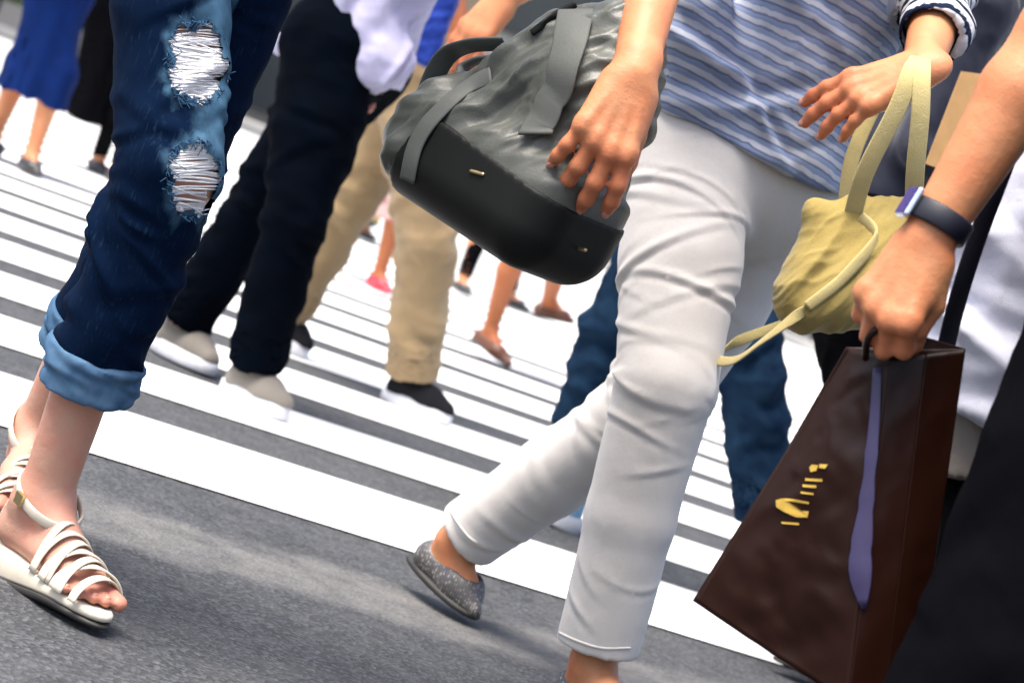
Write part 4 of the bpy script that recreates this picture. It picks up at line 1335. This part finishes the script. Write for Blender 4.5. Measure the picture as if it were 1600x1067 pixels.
# U: black trousers with the yellow tote
hU = norm(A3(0.9, -0.3, 0)); cU = W(576, 178, 16.5)
JU = skel(cU, hU, 1.66, ankR=W(523, 346, 16.4), toeR=W(534, 362, 16.3), kneR=W(548, 262, 16.4), ankL=W(568, 360, 16.7), toeL=W(588, 374, 16.6), kneL=W(584, 270, 16.6))
report('U', JU)
far_person('most distant person in black trousers beside the yellow tote', JU, MT['skin_mid'], MT['black_cloth'],
           lambda p: vol_obj('trousers', trouser_vol(JU, hipr=0.115, thr=0.11, knr=0.10, hemr=0.10, hem=0.95)[0], 0.010, MT['black_cloth'], p), MT['black_shoe'], long=False)

# ------------------------------------------------------------------ things people carry
def frame_from(p0, right_px, up_px, d):
    pass
# grey shoulder bag
Bc = W(825, 205, 2.97)
ex = norm(W(925, 249, 2.90)-W(825, 205, 2.97)); ez = norm(W(864, 113, 2.97)-Bc); ez = norm(ez-ex*(ez@ex)); ey = np.cross(ez, ex)   # ey points away
bg = lambda x, y, z: Bc+ex*x+ey*y+ez*z
gbag = empty('shoulder_bag', tuple(bg(0, 0, -0.15)))
bpy.context.view_layer.update()
tag(gbag, 'crumpled grey-green nylon bag with smooth black base held by the striped-top person', 'bag')
v = Vol()
tx = norm(ex-ez*0.10); tz = norm(ez+ex*0.10)
v.rbox(bg(-0.002, 0, -0.068), (tx, ey, tz), (0.160, 0.098, 0.082), 0.058, k=0)
v.rc(bg(-0.015, 0, 0.045), bg(0.075, 0, 0.065), 0.078, 0.085, k=0.05, flat=(ey, 1.0))
v.rc(bg(0.0, 0, 0.115), bg(0.085, 0, 0.150), 0.048, 0.052, k=0.05, flat=(ey, 0.9))
def postbag(V, N, Q):
    z = (V-Bc)@ez; x = (V-Bc)@ex
    k = np.clip(np.maximum((z+0.055)/0.05, (-0.085-x)/0.03), 0, 1)
    p_, q_ = 0.76*x-0.65*z, 0.65*x+0.76*z
    fold = crumple(p_, q_, 44, 8.5)
    V = V+N*((0.0098*fold+0.004*wob(V, 5, 44))*k)[:, None]
    return lap(V, Q, 1)
vol_obj('bag_body', v, 0.0036, MT['nylon'], gbag, post=postbag)
# smooth base wrapping the lower part
v = Vol()
v.rbox(bg(-0.002, 0, -0.068), (tx, ey, tz), (0.1635, 0.1015, 0.0855), 0.060, k=0)
v.cut(bg(0, 0, -0.042), ez+ex*0.16)
v.cut(bg(-0.105, 0, -0.10), -ex+ez*0.35)
vol_obj('base_panel', v, 0.0035, MT['base_panel'], gbag)
bm = bpy.data.objects[gbag.children[0].name]
def bvh_of(names):
    out = []
    for o in names:
        out.append(BVHTree.FromPolygons([tuple(x.co) for x in o.data.vertices], [tuple(p.vertices) for p in o.data.polygons]))
    return out
gb = bvh_of(gbag.children)
for (u, v_) in ((745, 273), (903, 390)):
    p = on_surface(gb, u, v_, 0.001)
    if p is None: continue
    vol_obj('metal_stud', Vol().rc(p-ex*0.010+ez*0.001, p+ex*0.010+ez*0.0035, 0.0026), 0.0011, MT['brass'], gbag)
def surf_strap(name, pix, w, t, side, mat, par, bvs, off=0.004, n=40):
    pts = [p for p in [on_surface(bvs, u, v_, off) for u, v_ in densify(pix, 22)] if p is not None]
    P_ = np.array(pts)
    for _ in range(4): P_[1:-1] = 0.5*P_[1:-1]+0.25*(P_[:-2]+P_[2:])
    return strip(name, list(P_), w, t, side, mat, par, n=n)
surf_strap('strap', [(905, 22), (895, 75), (880, 125), (862, 170), (842, 215)], 0.046, 0.004, ex, MT['nylon_strap'], gbag, gb, 0.011)
surf_strap('zip', [(832, 52), (868, 26), (905, 8)], 0.009, 0.004, ez, MT['base_panel'], gbag, gb, 0.003)
surf_strap('seam_piping', [(640, 282), (652, 225), (690, 172), (735, 135), (770, 118)], 0.026, 0.004, ex, MT['nylon_strap'], gbag, gb, 0.004)
strip('handle', [bg(-0.085, 0.03, 0.045), bg(-0.115, 0.04, 0.072), bg(-0.155, 0.04, 0.064), bg(-0.176, 0.035, 0.042), bg(-0.150, 0.02, 0.026), bg(-0.105, 0.0, 0.050), bg(-0.080, -0.01, 0.070)], 0.020, 0.008, ey, MT['nylon_strap'], gbag, n=40)
strip('handle', [bg(-0.155, -0.02, -0.03), bg(-0.168, -0.02, 0.0), bg(-0.150, -0.035, 0.045), bg(-0.110, -0.045, 0.070), bg(-0.07, -0.03, 0.09)], 0.030, 0.005, ey+ex*0.5, MT['nylon_strap'], gbag, n=30)

# mustard cloth bag hanging from the striped sleeve
Yc = W(1320, 420, 3.28)
yx = norm(W(1420, 425, 3.28)-Yc); yz = norm(W(1345, 330, 3.28)-Yc); yz = norm(yz-yx*(yz@yx)); yy = np.cross(yz, yx)
yb = lambda u, v, dy=0.0: W(u, v, 3.28)+A3(0, dy, 0)
ybag = empty('cloth_bag', tuple(W(1320, 515, 3.28)))
bpy.context.view_layer.update()
tag(ybag, 'slouchy mustard canvas bag hanging from the striped sleeve by long straps', 'bag')
v = Vol()
v.rc(yb(1262, 440), yb(1412, 432), 0.055, 0.066, k=0.05, flat=(yy, 1.1))
v.rc(yb(1245, 478), yb(1420, 468), 0.030, 0.038, k=0.05, flat=(yy, 1.6))
v.rc(yb(1290, 392), yb(1432, 376), 0.048, 0.060, k=0.05, flat=(yy, 1.0))
v.rc(yb(1288, 345), yb(1425, 340), 0.026, 0.028, k=0.04, flat=(yy, 1.0))
v.rc(yb(1276, 330), yb(1300, 350), 0.018, 0.022, k=0.02)
v.rc(yb(1335, 322), yb(1425, 326), 0.014, 0.016, k=0.02)
def posty(V, N, Q):
    ph = ((V-Yc)@yx*0.62-(V-Yc)@yz*0.78)*42
    q_ = (V-Yc)@yx*0.78+(V-Yc)@yz*0.62
    fo = crumple((V-Yc)@yx*0.62-(V-Yc)@yz*0.78, q_, 91, 7.5)
    return V+N*(0.0080*fo)[:, None]
vol_obj('bag_body', v, 0.003, MT['mustard'], ybag, post=posty)
gy = bvh_of(ybag.children)
surf_strap('flap_edge', [(1345, 340), (1372, 372), (1330, 420), (1300, 450), (1262, 480)], 0.016, 0.006, yz, MT['mustard_d'], ybag, gy, 0.002)
wl_ = JB['wriL']; ed = norm(JB['elbL']-JB['wriL'])
hang = W(1434, 100, 3.29)
for pts, w_ in (([W(1330, 345, 3.26), W(1352, 270, 3.22), W(1402, 170, 3.20), W(1424, 112, 3.21), W(1436, 92, 3.26)], 0.026),
                ([W(1428, 345, 3.26), W(1430, 270, 3.22), W(1438, 180, 3.20), W(1440, 115, 3.21), W(1440, 92, 3.26)], 0.026),
                ([W(1318, 345, 3.34), W(1334, 240, 3.38), W(1392, 120, 3.40), W(1430, 78, 3.37)], 0.022)):
    strip('strap', pts, w_, 0.004, A3(1, 0.1, 0.2), MT['mustard_d'], ybag, n=26)
strip('trailing_strap', [W(1285, 470, 3.24), W(1250, 490, 3.22), (W(1195, 530, 3.24)), W(1150, 562, 3.30), W(1120, 560, 3.36), W(1150, 535, 3.40), W(1230, 505, 3.38)], 0.016, 0.003, A3(0.3, 0, 1), MT['mustard_d'], ybag, n=40)

# brown paper bag
pb = empty('paper_bag', tuple(W(1290, 1060, 2.45)))
bpy.context.view_layer.update()
tag(pb, 'tall dark brown paper shopping bag with gold print and painted lilac sheen', 'bag')
TL, TM, TR = W(1327, 545, 2.46), W(1392, 556, 2.425), W(1509, 546, 2.44)
BL, BM, BR = W(1082, 938, 2.50), W(1325, 1100, 2.385), W(1432, 1085, 2.42)
TB, BB = W(1395, 520, 2.50), W(1215, 960, 2.66)
def panel(a, b, c, d, n, m, bulge, nrm, wr, seed):      # a,b top edge; c,d bottom edge
    V, Fc = [], []
    for i in range(n+1):
        for j in range(m+1):
            s, t = j/m, i/n
            p = (a*(1-s)+b*s)*(1-t)+(c*(1-s)+d*s)*t
            k = math.sin(math.pi*s)*math.sin(math.pi*min(1, t*1.02))
            V.append(p+nrm*(bulge*k))
    V = np.array(V)
    k = np.array([math.sin(math.pi*(j/m)) for i in range(n+1) for j in range(m+1)])
    cr_ = 0.55*wob(V, 4, seed, 2)+0.45*(1-2.4*np.abs(wob(V, 5, seed+7, 2)))+0.2*(1-2.4*np.abs(wob(V, 13, seed+9, 2)))
    V = V+nrm*(cr_*wr*k)[:, None]
    for i in range(n):
        for j in range(m): Fc.append((i*(m+1)+j, (i+1)*(m+1)+j, (i+1)*(m+1)+j+1, i*(m+1)+j+1))
    return V, Fc
def paper(name, a, b, c, d, bulge, wr, seed, mat=MT['brown_paper']):
    nr = norm(np.cross(b-a, c-a)); nr = nr if nr@(CAM-a) > 0 else -nr
    V, Fc = panel(a, b, c, d, 60, 28, bulge, nr, wr, seed)
    o = mesh_obj(name, V, Fc, mat, pb)
    md = o.modifiers.new('thick', 'SOLIDIFY'); md.thickness = 0.0012; md.offset = -1
    return o
pf = paper('front_face', TL, TM, BL, BM, 0.012, 0.0075, 61)
TG, BG = W(1447, 553, 2.428), W(1380, 1096, 2.395)      # gusset fold line, pushed in
paper('gusset', TM, TG, BM, BG, 0.0, 0.002, 62)
paper('gusset', TG, TR, BG, BR, 0.0, 0.003, 63)
paper('back_face', TL+A3(0, 0.03, 0), TR+A3(0, 0.01, 0), BL+A3(0.02, 0.10, 0), BR+A3(0, 0.05, 0), 0.0, 0.006, 64)
mesh_obj('base', [BL, BM, BG, BR, BR+A3(0, 0.05, 0), BL+A3(0.02, 0.10, 0)], [(0, 1, 2, 3, 4, 5)], MT['brown_paper'], pb, smooth=False)
# upper corner standing behind the fist
paper('top_flap', W(1383, 507, 2.46), W(1509, 545, 2.47), W(1395, 640, 2.455), W(1490, 640, 2.465), 0.004, 0.003, 65)
gp_ = bvh_of([o for o in pb.children])
strip('strip', [p for p in [on_surface(gp_, u, v_, 0.003) for u, v_ in ((1372, 575), (1368, 650), (1360, 730), (1352, 810), (1345, 880), (1348, 950))] if p is not None], 0.015, 0.0012, A3(1, -0.3, 0), MT['strip'], pb, n=24, scale=np.concatenate([np.linspace(0.6, 0.8, 8), [0.95, 0.85, 0.8, 0.95, 1.1, 1.0, 1.2, 1.35, 1.5, 1.4, 1.6, 1.65, 1.5, 1.2, 0.8, 0.4]]))  # sky reflection on the gusset edge, built as a lilac strip
tube('handle', [W(1352, 560, 2.42), W(1356, 530, 2.395), W(1376, 512, 2.39), W(1400, 520, 2.40), W(1408, 560, 2.43)], 0.004, MT['brown_paper'], pb, n=20)
def print_quad(poly):
    pts = [on_surface(gp_, u, v_, 0.0022) for u, v_ in poly]
    if any(p is None for p in pts): return
    lg = norm(np.cross(pts[1]-pts[0], pts[2]-pts[0])); lg = lg if lg@(CAM-pts[0]) > 0 else -lg
    V = [p for p in pts]; n = len(V)
    mesh_obj('gold_print', V, [tuple(range(n))], MT['gold'], pf, smooth=False)
for poly in ([(1214, 782), (1226, 779), (1240, 788), (1254, 798), (1265, 798), (1263, 808), (1246, 808), (1228, 800), (1215, 792)],
             [(1228, 779), (1246, 780), (1266, 784), (1265, 787), (1246, 784), (1229, 783)],
             [(1223, 815), (1250, 817), (1250, 820), (1223, 818)],
             [(1253, 768), (1272, 770), (1272, 773), (1253, 771)], [(1256, 757), (1276, 758), (1276, 762), (1256, 761)],
             [(1260, 747), (1286, 748), (1286, 752), (1260, 751)], [(1266, 731), (1270, 726), (1280, 727), (1277, 735), (1268, 738)], [(1282, 725), (1294, 726), (1290, 732), (1281, 731)]):
    print_quad(poly)

# blue shoulder bag by the khaki person
bb = empty('tote_bag', tuple(W(655, 95, 6.3)))
bpy.context.view_layer.update()
tag(bb, 'bright blue nylon bag hanging behind the loose white shirt', 'bag')
v = Vol(); v.rbox(W(672, 40, 6.35), (A3(1, 0, 0), A3(0, 1, 0), UP), (0.05, 0.04, 0.11), 0.02)
vol_obj('bag_body', v, 0.005, MT['blue_bag'], bb, post=lambda V, N, Q: V+N*(wob(V, 12, 71)*0.006)[:, None])
for dx in (-0.025, 0.025):
    t = W(672, 40, 6.35)+UP*0.10
    strip('strap', [t+A3(dx, -0.01, 0), t+A3(dx*0.8, 0, 0.12), t+A3(dx*0.5, 0.05, 0.30), JK['shoR']+UP*0.065+A3(dx, 0, 0)], 0.02, 0.004, A3(1, 0, 0), MT['blue_bag'], bb, n=16)

# yellow tote of the most distant person
yt = empty('tote_bag', tuple(W(570, 338, 16.2)))
bpy.context.view_layer.update()
tag(yt, 'bright yellow tote hanging beside the floral dress', 'bag')
ycen = W(580, 302, 16.2)
v = Vol(); v.rbox(ycen, (A3(1, 0, 0), A3(0, 1, 0), UP), (0.13, 0.05, 0.16), 0.02)
vol_obj('bag_body', v, 0.009, MT['yellow'], yt, post=lambda V, N, Q: V+N*(wob(V, 8, 73)*0.008)[:, None])
for dx in (-0.05, 0.05):
    strip('strap', [ycen+A3(dx, 0, 0.15), ycen+A3(dx*0.8, 0.02, 0.35), JU['shoR']*0.5+(ycen+UP*0.5)*0.5, JU['shoR']+UP*0.065], 0.03, 0.006, A3(1, 0, 0), MT['yellow'], yt, n=14)

# tan folder with a white sheet in front of the olive jacket
fd = empty('document_folder', tuple(W(1475, 245, 4.1)))
bpy.context.view_layer.update()
tag(fd, 'tan card folder with white sheets in front of the slate blue suit', 'folder')
a_, b_, c_, d_ = W(1502, 112, 4.1), W(1575, 122, 4.1), W(1446, 256, 4.1), W(1518, 282, 4.1)
def plate(name, q, th, mat, par):
    n = norm(np.cross(q[1]-q[0], q[3]-q[0])); V = [p+n*th/2 for p in q]+[p-n*th/2 for p in q]
    mesh_obj(name, V, [(0, 1, 2, 3), (7, 6, 5, 4), (0, 4, 5, 1), (1, 5, 6, 2), (2, 6, 7, 3), (3, 7, 4, 0)], mat, par, smooth=False)
plate('cover', [a_, b_, d_, c_], 0.008, MT['tan_card'], fd)
plate('sheet', [a_*0.55+b_*0.45-A3(0, 0.008, 0), b_+A3(0.02, -0.008, 0.003), d_+A3(0.02, -0.008, 0), c_*0.45+d_*0.55-A3(0, 0.008, 0)], 0.003, MT['paper'], fd)

# ------------------------------------------------------------------ the far side of the street
MT['conc'] = plain('pale_concrete', (0.30, 0.30, 0.29), 0.85, nscale=2.0)
MT['slab'] = plain('paving', (0.22, 0.215, 0.21), 0.85, nscale=3.0)
MT['glass'] = plain('dark_glass', (0.02, 0.025, 0.03), 0.08, nscale=0.6)
MT['frame'] = plain('dark_frame', (0.03, 0.03, 0.032), 0.4)
MT['leaf'] = plain('leaf_green', (0.035, 0.075, 0.02), 0.6, nscale=20)
MT['pot'] = plain('planter_grey', (0.12, 0.12, 0.12), 0.8)
pv = box('pavement', (-60, 43.2, 0.006), (60, 50, 0.13), MT['slab']); tag(pv, 'paved footway beyond the crossing', kind='structure')
kb = box('kerb', (-60, 43.0, 0.0), (60, 43.196, 0.15), MT['conc']); tag(kb, 'concrete kerb beyond the crossing', kind='structure')
def building(x0, x1, hgt, label, wall):
    b = empty('building', ((x0+x1)/2, 50, 0.13)); bpy.context.view_layer.update()
    tag(b, label, 'building', 'buildings across the street')
    box('wall', (x0, 50.2, 0.12), (x1, 62, hgt), wall, b)
    n = int((x1-x0)/3)
    w = (x1-x0)/n
    for fl in range(int(hgt/3.6)):
        for i in range(n):
            cx = x0+w*(i+0.5); z0 = 0.3+fl*3.6
            f = box('window', (cx-w*0.44, 50.02, z0), (cx+w*0.44, 50.196, z0+2.8), MT['frame'], b)
            box('pane', (cx-w*0.40, 49.99, z0+0.12), (cx-0.03, 50.016, z0+2.68), MT['glass'], f)
            box('pane', (cx+0.03, 49.99, z0+0.12), (cx+w*0.40, 50.016, z0+2.68), MT['glass'], f)
        box('ledge', (x0, 49.9, 3.35+fl*3.6), (x1, 50.19, 3.6+fl*3.6), MT['conc'], b)
building(-33, -9.3, 11, 'dark grey shopfront building beyond the far kerb at the upper left', plain('dark_wall', (0.05, 0.05, 0.05), 0.8, nscale=1.0))
building(-9, 6, 14.6, 'pale concrete building straight across the street', MT['conc'])
building(6.3, 30, 11, 'brown tiled building across the street on the right', plain('brown_wall', (0.10, 0.065, 0.045), 0.7, nscale=1.0))
for i, cx in enumerate((-12.5, -10.4, -8.3)):
    h_ = empty('hedge_planter', (cx, 44.2, 0.13)); bpy.context.view_layer.update()
    tag(h_, ('leftmost', 'middle', 'rightmost')[i]+' of three clipped green hedges in planters on the far kerb', 'hedge', 'hedges on the far kerb')
    box('planter', (cx-0.95, 43.8, 0.13), (cx+0.95, 44.6, 0.6), MT['pot'], h_)
    r = np.random.RandomState(i); V, Fc = [], []
    for k in range(2600):
        p = A3(cx, 44.2, 1.05)+A3(r.uniform(-0.95, 0.95), r.uniform(-0.4, 0.4), r.uniform(-0.46, 0.5)+0.08*r.randn())
        a, b_ = norm(r.randn(3)), norm(r.randn(3)); o_ = len(V)
        V += [p-a*0.05, p+b_*0.03, p+a*0.05, p-b_*0.03]; Fc.append((o_, o_+1, o_+2, o_+3))
    tag(mesh_obj('foliage', V, Fc, MT['leaf'], h_, smooth=False), kind='stuff')
